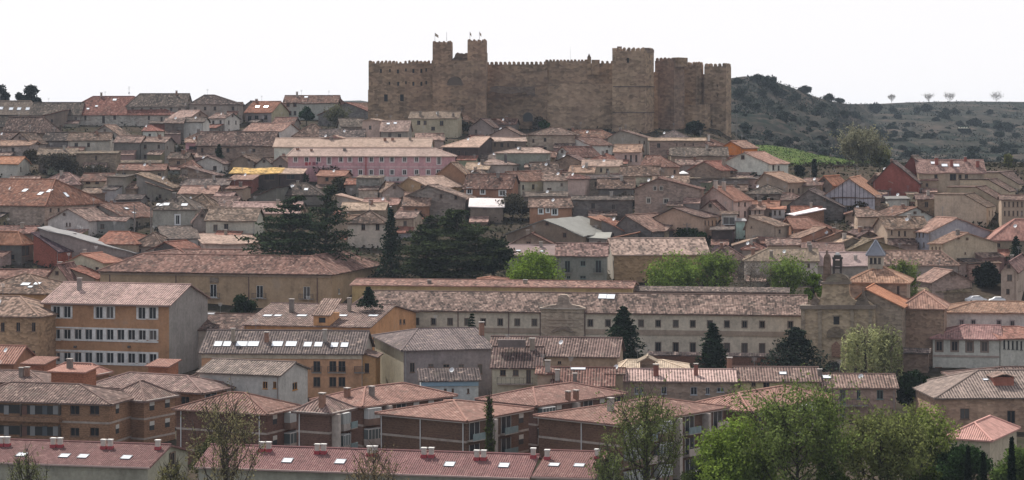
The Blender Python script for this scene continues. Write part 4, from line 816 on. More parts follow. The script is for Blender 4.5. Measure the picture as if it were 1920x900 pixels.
H('brown roofed cottage right of the green grey building', 1000, 1048, 321, 304, 'g', 8, h=3, w='st', r='br')
H('white house with pinkish roof and big dark chimney below the green grey building', 905, 950, 308, 299, 'hr', -20, h=4.5, w='lg', r='lt', x2=976, ch=[(948,305,2.2)], chc=(.1,.09,.09))
H('house with bright pinkish roof at right end of the pink building', 872, 914, 317, 305, 'g', -10, h=3.5, w='lg', r='lt')
H('brown gabled house under the right end of the pink building', 820, 872, 325, 304, 'f', -18, h=4, w='bs', r='sp', x2=884)
H('grey green gabled shed below the bright pinkish roof', 869, 914, 333, 319, 'f', -12, h=3, w='gg', r='br', cat='shed', win=[])
H('wide grey gabled house at foot of the castle big tower', 1140, 1214, 258, 244, 'f', -16, h=5, w='gr', r='br', win=[(1199,267,3,6),(1208,267,3,6)], ap=.32)
H('long stone row house with thin pale roof line below the castle right towers', 1218, 1322, 263, 259, 'g', -3, h=6, w='ss', r='lt', m='s', win=[(1235,273,6,9),(1269,271,3,5),(1284,271,3,5),(1300,271,3,5)], d=7, ch=[])
H('reddish roofed house with white chimney at the right end of the stone row', 1306, 1358, 272, 260, 'hr', -10, h=4, w='st', r='rb', ch=[(1329,264,1.6)], chc=(.5,.47,.42))
H('round stone chapel with grey conical roof under the castle right towers', 1226, 1300, 262, 244, 'h', -5, h=4, w='st', r='gy', m='s', d=12, Y=652, win=[])
H('long house with dark grey brown roof below the stone row', 1258, 1364, 291, 276, 'g', -3, h=4.5, w='st', r='gy', win=[(1297,303,4,8),(1316,300,4,6)], d=10)
H('house with bright orange wall below the castle last tower', 1350, 1392, 276, 264, 'f', -32, h=5.5, w='to', r='pk', x2=1420, win=[])
H('pinkish walled house with three tall windows left of the dark grey roof', 1152, 1200, 284, 271, 'g', -8, h=5.5, w='pp', r='pk', win=[(1173,297,4,13),(1183,297,4,13),(1193,297,4,13)])
H('house with reddish hipped roof and pale right wall, centre right slope', 1202, 1252, 311, 292, 'hr', -28, h=5.5, w='be', r='rb', x2=1274, win=[(1253,322,4,12),(1265,322,4,8)])
H('yellow house with five small windows and pinkish roof', 1093, 1164, 310.5, 300, 'g', -4, h=4.5, w='cr', r='lt', win=[(1098,318,3,7),(1104,318,3,7),(1114,319,3,8),(1127,319,4,8),(1139,320,5,8)])
H('brown roofed house with yellowish stone wall left of the white parasol', 1163, 1234, 328, 311, 'g', -8, h=4, w='cr', r='br', m='s')
H('stone house with brown front gable and red roof below the big white gable', 1292, 1350, 318, 302, 'f', -34, h=5, w='st', r='rd', m='s', x2=1402, win=[(1385,324,5,8),(1372,322,5,8)], ch=[(1357,309,1.6)])
H('large white gabled house with pinkish roof beside the green meadow', 1351, 1442, 306, 285, 'f', -26, h=6, w='wh', r='pk', x2=1478, win=[(1393,295,5,7),(1450,314,4,10),(1460,315,4,10)], ap=.5)
b = H('stone garden terrace wall with dark ledges under the stone gabled house', 1290, 1404, 334, 330, 's', -4, h=3, w='gr', r='ol', m='s', win=[], ch=[], cat='terrace wall', name='terrace_wall')
H('house with white edged pinkish roof and beige gable right of the terrace wall', 1419, 1478, 341, 323, 'f', -36, h=5.5, w='be', r='pk', x2=1512, win=[(1481,359,3,10),(1487,359,3,10),(1498,357,3,10)], ap=.25)
H('round cornered grey stone house with dark brown roof, right of twin chimneys', 1401, 1470, 362, 346, 'h', -14, h=4, w='gr', r='dk', m='s', d=9)
# --- middle slope, left half
H('pinkish tiled end of the house under repair beside its yellow roof', 525, 566, 325, 316, 's', -2, h=4.2, w='dw', r='lt', d=7, win=[(545,331,16,11)], ch=[], ax=0)
H('house under repair with yellow insulated roof above dark openings', 432, 524, 324.5, 315, 's', -2, h=4.2, w='dw', r='yl', d=7, win=[(475,332,20,11),(505,332,20,11)], ch=[], ax=0)
H('red brick cottage with pinkish roof left of the yellow roofed house', 429, 472, 336, 328, 's', -10, h=4, w='rd', r='pk', d=6, m='b', win=[])
H('brown gabled cottage above the yellow roofed house', 432, 477, 302, 291, 'f', -12, h=3.5, w='st', r='br', win=[(467,301,4,6)])
H('small grey gabled cottage above the yellow roofed house', 479, 512, 308, 295, 'f', -22, h=3, w='lg', r='br', x2=528)
H('small house with two roof slopes against the left end of the pink building', 512, 540, 304, 293, 'f', -18, h=4, w='gr', r='sp')
H('orange brick house with dormer window below the pink building', 595, 645, 329, 320, 'g', -8, h=3.5, w=(.40,.22,.16), r='cr', win=[(613,336,6,7),(634,336,5,7)], ch=[])
H('square olive stone tower house below the right end of the pink building', 668, 712, 333, 331, 's', -5, h=6.2, w='gg', r='ol', m='s', win=[], ch=[], d=8)
H('grey house with patched roof beside the square olive tower house', 718, 760, 358, 343, 'f', 18, h=4, w='gr', r='sp')
H('dark brown roof with three white dishes above the cedar top', 520, 604, 364, 343, 'h', -6, h=3, w='dg', r='dk', il=3, ir=5, sky=[(531,355,.9,.9),(548,349,.8,.6),(574,355,.9,.9)], sksz=(.7,.7))
H('tiny white house with one window behind the cedar top', 565, 592, 366, 362, 'g', 0, h=2.6, w='wh', r='dk', win=[(573,376,5,5)], d=5)
H('leaning brown roof left of the roof with white dishes', 468, 518, 372, 351, 'sl', -14, h=3, r='br', w='dg')
H('beige cottage with single window below the red brick cottage', 425, 456, 353, 349, 'g', -8, h=4, w='be', r='rb', win=[(439,362,7,9)], d=7)
H('pinkish roof patch left of the beige cottage', 336, 402, 362, 349, 'g', -5, h=3.5, w='be', r='pk')
H('low house with broken pinkish roof above the olive roof, left centre', 380, 437, 387, 369, 'g', -12, h=3, w='be', r='sp')
H('long bleached pink roof behind the left cedar', 436, 560, 398, 379, 'g', -3, h=3.5, w='be', r='lt')
H('house with olive brown roof and two windows left of the cedar', 386, 478, 412.5, 390, 'g', -4, h=5, w='lg', r='ol', win=[(404,427,8,12),(424,425,8,11)], d=11)
H('grey gable at the left end of the olive brown roof', 362, 396, 414, 393, 'f', 10, h=4, w='gr', r='br')
b = H('pale pink roofed house with four red dormers left of the cedar', 384, 492, 457, 438, 'g', 16, h=4.5, w='lg', r='lt', x2=326, win=[(364,456,5,6)], d=12, ch=[(423,440,1.0)])
H('bleached roof seen between the two cedar tops', 640, 720, 393, 380, 'g', -4, h=3.5, w='be', r='lt')
H('pinkish roof below the olive tower house', 679, 744, 383, 372, 'g', -8, h=3, w='be', r='pk')
H('house with brown roof and two dark windows right of the left cedar', 652, 722, 416.5, 394, 'h', -6, h=6, w='lg', r='br', win=[(681,426,7,11),(708,426,7,11)], il=2, ir=5)
H('tiny pink gabled roofs seen behind the left cedar branches', 618, 668, 421, 405, 'f', -26, h=3, w='be', r='pk')
H('teal painted shed above the slim conifer', 719, 731, 388, 385.5, 's', 0, h=2.6, w=(.08,.28,.24), r='mt', d=3, win=[], cat='shed', name='shed')
H('dark speckled roof with pale ridge lines left of the grey stone gable', 757, 804, 384, 361, 'g', -4, h=4, w='bs', r='sp')
H('narrow beige house behind slim conifer', 740, 776, 408, 396, 'g', -10, h=4.5, w='be', r='sp')
H('long red roofed stone building at far left edge with four skylights', -80, 84, 384, 336, 'hr', -24, h=5.5, w='ss', r='rd', m='s', x2=198, ir=6, win=[(95,394,4,8),(110,394,4,8)], sky=[(47,357,1.1,1.4),(76,363,1.1,1.4),(93,358,1.1,1.4),(124,365,1.1,1.4)], ov=.5)
H('house with grey front gable and long red brown roof, left slope', 168, 233, 396, 382, 'f', -36, h=4.5, w='gr', r='rb', x2=306, win=[(183,388,5,5),(243,421,4,13),(257,421,4,13)], sky=[(237,391,1.0,.8),(251,399,.8,.7)], ap=.3, er=407)
H('white gabled house with patchy brown roof, left slope', 90, 166, 412, 391.5, 'f', -24, h=4, w='wb', r='sp', x2=232, win=[(121,402,3,4),(125,421,3,7),(131,421,3,7)])
H('square grey house with pyramid roof and three bright skylights', 286, 365, 391, 365, 'h', -8, h=5, w='lg', r='gy', d=11, win=[(333,412,7,17)], sky=[(272,383,1.6,1.0),(300,384,1.6,1.0),(311,383,1.6,1.0),(346,384,1.4,.9)], tr=.3, fr='wh')
H('brown roofed house behind the pyramid roof with skylights', 334, 402, 390, 363, 'h', -10, h=3.5, w='gr', r='br')
H('pair of crumbling tile roofs behind the long red roofed building', 72, 150, 344, 324, 'h', -8, h=3.5, w='st', r='sp', m='s')
H('low brown roofed house with two dark windows behind the red roofs', 152, 206, 338, 325, 'g', -2, h=4, w='be', r='rb', win=[(165,343,9,4),(182,343,7,4)])
H('fallen pink tile roof in front of the low brown roofed house', 150, 197, 361, 349, 's', -4, h=2.5, w='st', r='sp')
H('tall grey concrete wall house left of the round green bush', 200, 232, 331, 327, 's', -14, h=6, w='gr', r='dk', win=[], d=7)
H('grey shed with roof falling to the right beside the round green bush', 256, 322, 350, 325, 'sr', -12, h=3.5, w='gr', r='sp', win=[])
H('unfinished house with bare red brick side and dark purple roof', 63, 110, 470, 437, 'sr', -30, h=4, w=(.30,.10,.07), r='pu', m='b', x2=184, win=[], ch=[(140,452,1.6)], chc=(.3,.29,.28))
H('long pale grey sheet roof falling to the right behind the unfinished brick house', 74, 252, 474, 427, 'sr', -6, h=3, w='gr', r='mt', win=[], d=8)
H('beige house with red tile roof below the pyramid roof, left', 180, 256, 457, 434, 'hr', -8, h=4.5, w='be', r='rd', x2=306, ir=5, win=[(268,468,4,10)])
H('brown roofed house attached right of the beige house with red tile roof', 244, 304, 460, 436, 'h', -16, h=4, w='gr', r='br')
H('concrete frame of unfinished house with orange roof at left edge', -30, 40, 455, 434, 'hr', -20, h=5, w='dg', r='og', win=[(10,466,18,12),(48,470,14,20),(20,482,14,10)], x2=62)
H('cream gabled house with orange roof behind the orange school', 122, 194, 492, 476, 'f', -26, h=4.5, w='cr', r='og', x2=232, ap=.42)
H('brown gabled house with bright red roof slope behind the palace roof', 278, 342, 470, 453.5, 'f', -26, h=3.5, w='dg', r='rd', x2=382)
H('dark speckled roof with white gable below the pyramid roof', 306, 372, 447, 424, 'g', 12, h=4, w='wh', r='dk', x2=282)
H('red brown roof strip left of the small pointed roof behind the school', -30, 80, 521, 505, 'g', -6, h=3.5, w='be', r='rb')
H('small pointed house roof with skylight behind the school', 84, 130, 527, 496, 'f', -10, h=3.5, w='be', r='rb', sky=[(114,512,.9,.8)])
H('red roof slope right of the small pointed roof behind the school', 130, 180, 521, 502, 'sr', -10, h=3, w='be', r='rd')
H('cream wall cottage with flat roof at the left edge below the long red roof', -20, 60, 436, 424, 'g', -6, h=3.5, w='st', r='rb')
# --- middle slope, centre
H('ochre gabled house with pale pink roof below the pink building', 741, 806, 351, 332, 'f', -22, h=4.5, w='oc', r='lt', x2=868, ap=.4, win=[])
H('big grey stone gable house below the ochre gable', 752, 872, 371, 347, 'f', -12, h=5.5, w='gr', r='sp', m='s', x2=890, ap=.42, win=[(792,351,5,6),(827,368,4,8),(855,370,5,9)])
H('brown house with long mottled roof and white framed windows, centre', 870, 958, 352, 327, 'g', -14, h=5, w='bs', r='rb', win=[(880,358,8,10),(905,359,7,9),(942,362,11,9)], tr=.25, fr='wh', il=3)
H('house with grey gable and red brown roof above the bright white roof', 922, 976, 338, 322, 'f', -30, h=5.5, w='lg', r='rb', x2=1040, win=[(981,351,4,9),(1000,350,5,9)])
H('low house with weathered roof and whitish wall beside the beige blank gable', 1019, 1066, 337, 323, 'g', -6, h=5.5, w='lg', r='sp', win=[(1053,346,4,5),(1030,354,8,3)])
H('tall beige blank house, centre', 1065, 1097, 334, 328, 'hr', -22, h=6.5, w='pp', r='rb', x2=1110, win=[], ch=[])
H('stone house with one dark window right of the tall beige blank house', 1100, 1162, 334, 328, 'g', -4, h=6, w='ss', r='dk', m='s', win=[(1117,345,4,9)])
H('house with bright white sheet roof, centre', 882, 943, 386, 371.5, 'g', -2, h=4, w='st', r='wh', m='p', d=7, win=[(908,391,5,5)], ch=[])
H('brick coloured house with three white windows and pale tile lines on the roof', 993, 1072, 387.5, 372, 'g', -3, h=4.5, w='bs', r='sp', win=[(1014,396,7,9),(1027,394,5,8),(1040,397,9,11)], tr=.25, fr='wh', ch=[])
H('long dark grey stone house behind the bare shrubs, centre right', 1074, 1186, 374, 367, 'g', -2, h=6, w='dg', r='dk', m='s', win=[(1081,382,4,6),(1112,386,7,12),(1150,388,6,10)])
H('brown roofed house above the long dark grey stone house', 1122, 1188, 352, 334, 'g', -4, h=4.5, w='dg', r='br')
H('wide brown barn gable with grey sheet roof, centre', 950, 1092, 441, 411, 'f', -24, h=4.5, w='st', r='mt', x2=1160, win=[(1026,420,6,6),(1059,441,6,9)], ap=.5)
H('small stone gable with red verge in front of the wide brown barn', 954, 1040, 458, 437.5, 'f', -6, h=3, w='ss', r='rb', m='s', win=[(991,455,8,4)], d=7)
H('plain flat beige roof left of the bright green tree, centre', 950, 1047, 477, 459, 'g', -3, h=4, w='gg', r=(.33,.25,.22,.1), rm='flat_tile', sky=[(972,470,.9,.5),(1016,471,.9,.5)], win=[])
b = H('grey olive house with speckled roof and iron balconies left of the warehouse', 1044, 1137, 478, 456, 'g', -4, h=8, w='gg', r='sp', win=[(1064,500,10,22),(1093,494,10,10),(1122,500,11,24),(1066,520,7,6),(1093,520,11,6)], fr='gn', ch=[])
for x in (1064, 1122):
    s, z, _ = b.plane_hit(0, x, 511); balcony(b, 0, s, z, 2.0, .6)
H('orange brown roof right of the grey sheet roof barn', 1106, 1166, 425, 407, 'sr', -20, h=3, w='st', r='cr')
H('ochre warehouse with long pinkish speckled roof and white verges', 1151, 1328, 475.5, 446.5, 'g', 6, h=6.5, w='oc', w2=(.36,.31,.27), m2='p', r=(.40,.29,.25,1.0), m='s', d=13, win=[], ch=[], x2=1136, grp=None, cat='warehouse', name='warehouse')
b = H('big plain stone gable house with four small framed windows, right of centre', 1190, 1313, 354, 333, 'f', -9, h=9.5, w='ss', r='rb', m='s', ap=.36, win=[(1228,353,5.5,7.5),(1240,353,5.5,7.5),(1216,376,6,9),(1249,377,8,8)], tr=.25, fr='st', d=12)
H('beige house with two chimneys and orange roof right of the big stone gable', 1312, 1376, 375, 351, 'f', -32, h=7, w='pp', r='cr', x2=1410, ap=.4, win=[(1385.5,383,3.5,8),(1397,383,3.5,8),(1385,401,3.5,11),(1397,401,3.5,11)], ch=[(1342,354,1.8),(1357,356,1.8)], chc=(.45,.36,.3))
H('ochre gabled house with pink side wall and four red windows', 1226, 1319, 407, 390, 'f', -24, h=5.5, w=(.40,.27,.2), r='br', x2=1350, win=[(1322.5,418,2.5,10),(1329,418,2.5,10),(1336,418,2.5,10),(1343,418,2.5,10)], ap=.4, fr='wd')
H('gabled house with brown roof behind the white glazed house', 1312, 1352, 394, 376, 'f', -30, h=5, w='pp', r='rb', x2=1384)
b = H('narrow white house with large glazed gallery below the beige chimney house', 1353, 1381, 401, 397.5, 's', -6, h=5.5, w='wh', r='br', win=[(1367,414,22,14)], d=5, fr='wh')
H('light blue green wall beside the white glazed house', 1380, 1397, 414, 411, 's', 0, h=4, w=(.36,.46,.43), r='mt', win=[], d=4, cat='shed', name='shed')
H('house with pale new pink roof and old brown roof, right of centre', 1150, 1222, 432, 403, 'f', -34, h=3.8, w='dg', r='pk', m='s', x2=1312, ap=.34, win=[])
H('low red roof at left of the pale new pink roof', 1128, 1168, 430, 412, 'sr', -16, h=3, w='dg', r='rd', x2=1184)
H('large beige gabled house with stone right wall above the pale pink roofs', 1398, 1455, 423, 405, 'f', -30, h=6, w='ss', r='sp', x2=1479, ap=.12, win=[(1409,426,3,4),(1462,434,4,8)])
H('white cottage with two windows and orange roof, right slope', 1447, 1471, 391, 387.5, 's', -8, h=4, w='wb', r='og', win=[(1453,399,4,9),(1462,399,4,9)], fr='wd', d=5)
H('low orange roof left of the white cottage', 1404, 1458, 390, 377, 'g', -10, h=3.5, w='pp', r='cr')
H('small pinkish house with two red windows beside the beige chimney house', 1408, 1432, 391, 384, 'g', -8, h=4, w='pp', r='pk', win=[(1416,398,3,8),(1424,398,3,8)], d=6)
H('low brown roof behind the ochre warehouse', 1325, 1400, 485, 459, 'h', -3, h=3.5, w='gr', r='br', il=2, ir=2)
H('grey walled house with tan roof right of the bright green trees', 1397, 1533, 487.5, 466, 'hl', -4, h=5, w='lg', r='tn', il=5, win=[(1516,498,5,8)], ch=[(1412,478,1.4),(1446,482,1.2),(1519,470,1.2)])
H('upper pale pink roof tier behind the church bell frame', 1508, 1582, 473, 455.5, 'g', -3, h=3.5, w='be', r='pk', rm='flat_tile', ch=[(1517,462,.8)])
H('lower pale pink roof tier directly behind the church bell frame', 1524, 1626, 496, 473, 'g', -3, h=4, w='gr', r=(.56,.42,.36,.2), rm='flat_tile', ch=[(1604,486,.7)], win=[])
H('shed with bright white roof above the red brick houses, right', 1492, 1545, 402, 392, 'sl', 8, h=4, w='bs', r='wh', m='b', win=[], d=7)
H('red brick house with terracotta roof below the bright white shed roof', 1490, 1560, 427, 407, 'hr', 12, h=4.5, w=(.30,.15,.1), r='cr', m='b')
H('red walled house with pink roof sloping to the left, right slope', 1500, 1580, 445, 426, 'f', 22, h=4, w=(.32,.16,.11), r='pk', x2=1478, ap=.6)
H('low brick gable with dark window above the pink roof tiers', 1532, 1626, 450, 433, 'f', 18, h=3.5, w=(.26,.17,.12), r='rb', x2=1516)
H('low gable with tan roof and bright verge beside the turret spire', 1556, 1640, 462, 444, 'f', 20, h=3, w='st', r='lt', x2=1538)
H('broad olive gable behind the blue grey turret spire', 1590, 1702, 470, 449, 'f', 6, h=3, w=(.27,.21,.13), r='ol', win=[], ap=.4, d=10)
# --- right side
MB_ = H('barn with purple grey metal gable and red brown roof, right', 1544, 1640, 367, 333.5, 'f', -14, h=5, w=(.38,.36,.365), r='cr', ap=.5, x2=1660, win=[], ch=[], ax=0)
for k in range(12):
    s_ = .6+k*(MB_.L-1.2)/11; zt_ = MB_.E+(MB_.R-MB_.E)*(1-abs(s_/MB_.L-.5)*2)-.1; lbox(MB_, 'batten', 0, s_-.05-.06*(k in (4, 7)), s_+.05+.06*(k in (4, 7)), MB_.E-2.6, zt_, .06, None, 'paint', (.07, .06, .07))
H('rough stone base wall below the purple grey metal gable', 1560, 1650, 370, 367, 's', -12, h=4.6, w='st', r='br', m='s', win=[], d=3, cat='wall', name='stone_wall')
H('small grey gable with orange roof left of the metal barn', 1530, 1560, 345, 330, 'f', -26, h=4, w='gr', r='og', x2=1588)
H('dark stone barn with wide gable in front of the metal barn', 1474, 1580, 387, 356, 'f', -12, h=3.6, w='dg', r='dk', m='s', ap=.4, win=[(1546,374,3,5)], x2=1600)
H('house with red gable and grey roof at start of the red brick terrace', 1637, 1722, 341, 302, 'f', -20, h=5, w=(.215,.07,.058), r='gy', ap=.42, x2=1730, win=[], ch=[(1672,306,1.0)], d=9)
H('second house with red gable rising behind the first red gable', 1686, 1752, 324, 292, 'f', -20, h=6, w=(.215,.07,.058), r='gy', ap=.35, x2=1764, win=[], ch=[(1714,299,1.0)])
H('long beige house with pink roof and bright skylights on the right', 1722, 1846, 322, 299.5, 'g', -4, h=7, w='be', r='pk', rm='flat_tile', sky=[(1750,305.5,1.2,1),(1771,310,1.4,1.1),(1793,310,1.4,1.1)], win=[(1726,331,6,14),(1787,332,12,12),(1755,331,6,8),(1800,331,6,8),(1812,331,6,8)], ch=[(1756,308,1.6),(1784,311,1.6),(1810,302,1.0),(1833,312,1.4)], chc=(.27,.1,.08))
for i, nm in enumerate(('nearest', 'second', 'third', 'furthest')):
    X, Yp = (1752, 1776, 1800, 1822)[i], (364, 350, 336, 323)[i]; sc = 1-.03*i
    bb = H(nm+' of the four stepped beige terraced houses at the right edge', X, X+98*sc, Yp+24*sc, Yp, 'fl', -21, h=7, ov=.15, w=(.41,.315,.23), r='br', ap=.58, x2=X+98*sc+36, win=[(X+98*sc+5+6*k, Yp+36+18*r_, 3.2, 11) for k in range(4) for r_ in (0, 1)], grp='stepped beige terraced houses', Y=505+14*i, ch=[], fr=(.3, .2, .15), name='terraced_house')
H('house with bleached pink roof and stone gable below the red gables', 1628, 1672, 341, 325, 'f', -30, h=4.5, w='st', r='lt', x2=1708, m='s', ap=.3)
H('small square cream block house below the red gables', 1705, 1722, 364, 361.5, 's', 0, h=3, w='cr', r='tn', win=[(1713,371,3,4)], d=4)
H('bluish grey sheds with flat roof left of the small cream block house', 1664, 1704, 372, 368, 's', -6, h=2.8, w='wb', r='mt', win=[])
H('white gabled house with long brown roof to the left, right slope', 1668, 1748, 406, 388.5, 'f', 24, h=4.5, w='wb', r='rb', x2=1628, ap=.62, win=[(1704,406,5,6),(1715,399,4,4),(1729,397,3,3)])
H('beige house with row of tall windows left of the white gabled house', 1608, 1664, 405, 390, 'hr', -4, h=6, w='be', r='sp', ir=4)
H('bluish grey gabled house with orange left wall full of windows, right slope', 1741, 1856, 434, 408.5, 'f', 24, h=7, w=(.27,.275,.29), r='pk', x2=1706, ap=.45, win=[(1712,440,2.5,9),(1718,440,2.5,9),(1724,440,2.5,9),(1731,440,2.5,9),(1713,459,2.5,9),(1722,459,2.5,9),(1732,459,2.5,9)])
H('beige house with red verge between white and bluish gabled houses', 1664, 1742, 427, 406, 'g', 10, h=7, w='be', r='sp', win=[(1672,436,3,9),(1686,438,4,10),(1697,438,4,10),(1672,456,3,9),(1690,456,3,9),(1702,458,3,9)])
H('large plain beige gable house with narrow windowed left side, right slope', 1768, 1870, 456, 436.5, 'f', 20, h=7.5, w=(.37,.29,.21), r='pk', x2=1743, ap=.45, win=[(1813,448,2.5,3),(1797,446,2,3),(1810,475,3,4),(1748,466,2.5,7),(1755,466,2.5,7),(1762,466,2.5,7)])
H('house with coral roof at the right edge behind the conifer', 1857, 1990, 447, 411, 'h', -4, h=6, w='st', r=(.42,.235,.18,.4), il=6, ch=[])
H('long low house with brown mottled roof behind the church tower', 1662, 1796, 495, 470, 'hr', -4, h=4.5, w='gr', r='sp', ir=3, win=[])
H('beige stone gable with small pink roof on the left behind the chapel', 1748, 1822, 528, 507, 'f', 14, h=6, w='ss', r='pk', m='s', x2=1716, ap=.5, win=[(1784,515,2,4),(1790,515,2,4)])
H('tall narrow beige house at the right edge behind the convent', 1877, 1906, 507, 491, 'f', -18, h=9, w='pp', r='pk', x2=1950, ap=.5)
H('old stone retaining wall behind the chapel roof', 1700, 1822, 545, 543, 's', 0, h=4, w='st', r='ol', m='s', win=[], d=1.2, cat='wall', name='stone_wall')
# --- valley floor rows
H('grey house with speckled roof right of the orange school', 330, 470, 618, 588, 'hl', -8, h=7.5, w='lg', r='br', win=[(356,637,9,14),(355,673,12,16)], il=3, sky=[(395,588,1.4,.7)], Y=383, d=13)
b = H('orange house with striped roof, skylights and tower dormer in front of the palace', 458, 692, 612, 570, 'g', -12, h=8, w=(.48,.25,.12), r='sp', rm='bigtile', x2=780, sky=[(502,592,1.5,1.1),(521,592,1.2,1.1),(566,592,1.7,1.1),(643,592,1.4,1.1),(700,592,1.6,1.1)], win=[(751,603,5,9),(758,603,5,9),(703,633,8,11),(717,633,8,11),(762,629,6,6)], ch=[(547,585,2.2),(655,583,2.2)], Y=374)
tw = [(585,612),(637,612),(637,567),(585,567)]
s0, z0, _ = b.plane_hit(0, 588, 612); s1, _, _ = b.plane_hit(0, 618, 612)
dv = lbox(b, 'dormer', 0, s0, s1, b.E-.3, b.E+1.9, .05, -6, 'p', (.48, .25, .12))
V, Fc, uvs = roofvf([[facept(b, 0, s0-.3, .35, b.E+1.85), facept(b, 0, s1+.3, .35, b.E+1.85), facept(b, 0, s1+.3, -6.5, b.E+4.3), facept(b, 0, s0-.3, -6.5, b.E+4.3)]]); mk('dormer_roof', V, Fc, 'bigtile', dv, RC['sp'], uvs)
V, Fc = [], []; lbox(b, 'dormer_window', 0, s0+1.0, s0+2.2, b.E+.5, b.E+1.4, .08, .05, 'glass', (.03, .03, .035), dv)
sk_ = [(409,645,1.2,1.5),(426,645,1.2,1.5),(454,645,1.9,1.5),(474,645,1.9,1.5),(520,645,1.7,1.5),(546,645,1.7,1.5),(577,646,1.2,1.4),(597,646,1.2,1.4),(627,647,1.1,1.4),(646,647,1.1,1.4)]
b = H('striped roof house with ten bright skylights and orange balcony front', 378, 678, 661, 619.5, 'g', -4, h=7.5, w=(.50,.28,.16), w2=(.42,.38,.33), r='gy', rm='bigtile', sky=sk_, win=[(594,687,13,20),(624,687,13,20),(641,687,13,20),(674,687,13,20),(594,716,13,18),(624,716,13,18),(641,716,13,18),(584,687,6,20)], ch=[(437,640,2.0),(500,640,1.4),(609,640,1.8)], Y=351, d=13, fr='wd', x2=None)
lbox(b, 'cornice', 0, 0, b.L, b.E-1.1, b.E-.25, .15, None, 'p', (.45, .38, .29))
for x in (594, 632, 674):
    s, z, _ = b.plane_hit(0, x, 698); balcony(b, 0, s, z, 1.6 if x != 632 else 3.0, .45)
H('orange wing with low striped roof joining the skylight house to the grey house', 664, 704, 668, 656, 'sr', -4, h=6, w=(.52,.29,.15), r='sp', rm='bigtile', Y=352, win=[(688,690,8,18)], d=6)
b = H('whitish gabled house with striped dark roof and orange shutters', 374, 524, 702, 675.5, 'g', -20, h=5, w='wb', r=(.22,.175,.14,1.0), rm='bigtile', x2=577, win=[(497,722,9,13),(515,722,6,13),(553,724,10,14)], Y=327, fr=(.45,.2,.04), ch=[])
b = H('big shabby grey house with dark lean to roof and long striped roof', 757, 922, 656, 616, 'hl', 14, h=9, w=(.23,.20,.185), w2=(.30,.25,.17), r='gy', rm='bigtile', x2=702, win=[(773,689,9,18),(808,685,10,6),(837,686,12,6),(865,686,10,6),(900,692,9,18)], Y=346, il=5, ch=[(903,628,2.0)])
b = H('dark lean to roof with white and blue front on the shabby grey house', 790, 897, 712, 692, 's', 6, h=4.8, w=(.46,.48,.48), r='dk', rm='bigtile', Y=338, d=4, win=[(835,733,5,9),(849,733,4,9),(878,733,4,9)], ch=[])
fbox(b, 'blue_fascia', 790, 714, 897, 723, .25, None, 'paint', (.22, .33, .42))
H('long brown house with striped reddish roof right of the shabby grey house', 916, 1157, 667, 632, 'g', -8, h=7, w=(.33,.25,.175), r='sp', rm='bigtile', Y=352, win=[(1049,680,7,6)], d=11, ch=[])
b = H('cream house with wooden windows and terrace balcony', 923, 1012, 687, 650, 'g', -4, h=7.5, w=(.47,.43,.33), r='br', rm='bigtile', Y=334, win=[(943,699,11,11),(967,699,11,11),(991,706,9,25)], d=11, fr='wd', ch=[(998,655,1.6)])
s0, z0, _ = b.plane_hit(0, 966, 719); balcony(b, 0, s0, z0, 5.6, 1.0, slab=(.36, .3, .26))
lbox(b, 'roof_terrace', 0, .6, 5.0, b.E+2.6, b.E+3.8, -3.4, -4.4, 'p', (.16, .13, .12))
H('red brown roofed house with bright skylight right of the cream house', 1037, 1148, 721, 689, 'g', -4, h=5, w='be', r='rb', rm='bigtile', Y=328, sky=[(1084,691,2.2,.7)], ch=[(1045,712,1.4),(1078,714,1.0)], win=[])
H('narrow beige house with small red roof right of the bright skylight roof', 1138, 1168, 700, 690, 'g', -4, h=6.5, w='be', r='rb', rm='bigtile', Y=331, win=[], d=7, ch=[])
H('small beige house with low red roof between cream house and skylight roof', 1008, 1040, 699, 688, 'g', -4, h=6, w='be', r='rb', rm='bigtile', Y=330, win=[], d=7, ch=[(1027,697,1.6)])
b = H('long stone row house with light pinkish roof and two red chimneys', 1168, 1378, 713.5, 692, 'g', -3, h=6, w='ss', r=(.38,.27,.22,.9), rm='bigtile', m='s', Y=331, win=[(1193,732,7,13),(1245,732,10,13),(1301,733,12,15),(1327,733,7,13),(1351,731,13,8),(1203,732,6,13)], ch=[(1230,704,1.6),(1305,703,1.6)], chc=(.22,.09,.07), fr=(.4,.42,.45))
H('cream walled row house with dark brown tiled roof beside the long stone row', 1371, 1535, 713, 688, 'g', -3, h=6, w=(.47,.39,.23), r='sp', rm='bigtile', Y=332, win=[(1387,722,5,10),(1413,720,8,8),(1437,722,12,11)], sky=[(1468,700,1,.8)], ch=[(1368,690,1.5)])
H('low pale slab roofs with small stone dormer behind the long stone row', 1164, 1290, 692, 675, 'h', -3, h=4, w='be', r=(.50,.42,.33,.4), Y=341, win=[], d=8, ch=[], ir=4, il=1)
H('little stone dormer house with pointed roof behind the long stone row', 1200, 1228, 676, 669, 'f', -4, h=6, w='st', r='tn', m='s', Y=337, win=[], d=4)
b = H('pinkish stone house with balcony and bright patch on its mottled roof', 1540, 1680, 725, 701, 'g', -3, h=8, w=(.34,.255,.20), r='sp', m='s', rm='bigtile', Y=331, win=[(1553,736,10,11),(1580,744,11,26),(1610,740,7,17),(1650,740,12,17),(1580,773,10,16),(1652,773,10,14)], sky=[(1550,707,1.2,1.0)], ch=[(1537,712,1.5)], fr='gn')
s0, z0, _ = b.plane_hit(0, 1588, 759); balcony(b, 0, s0, z0, 6.4, .9)
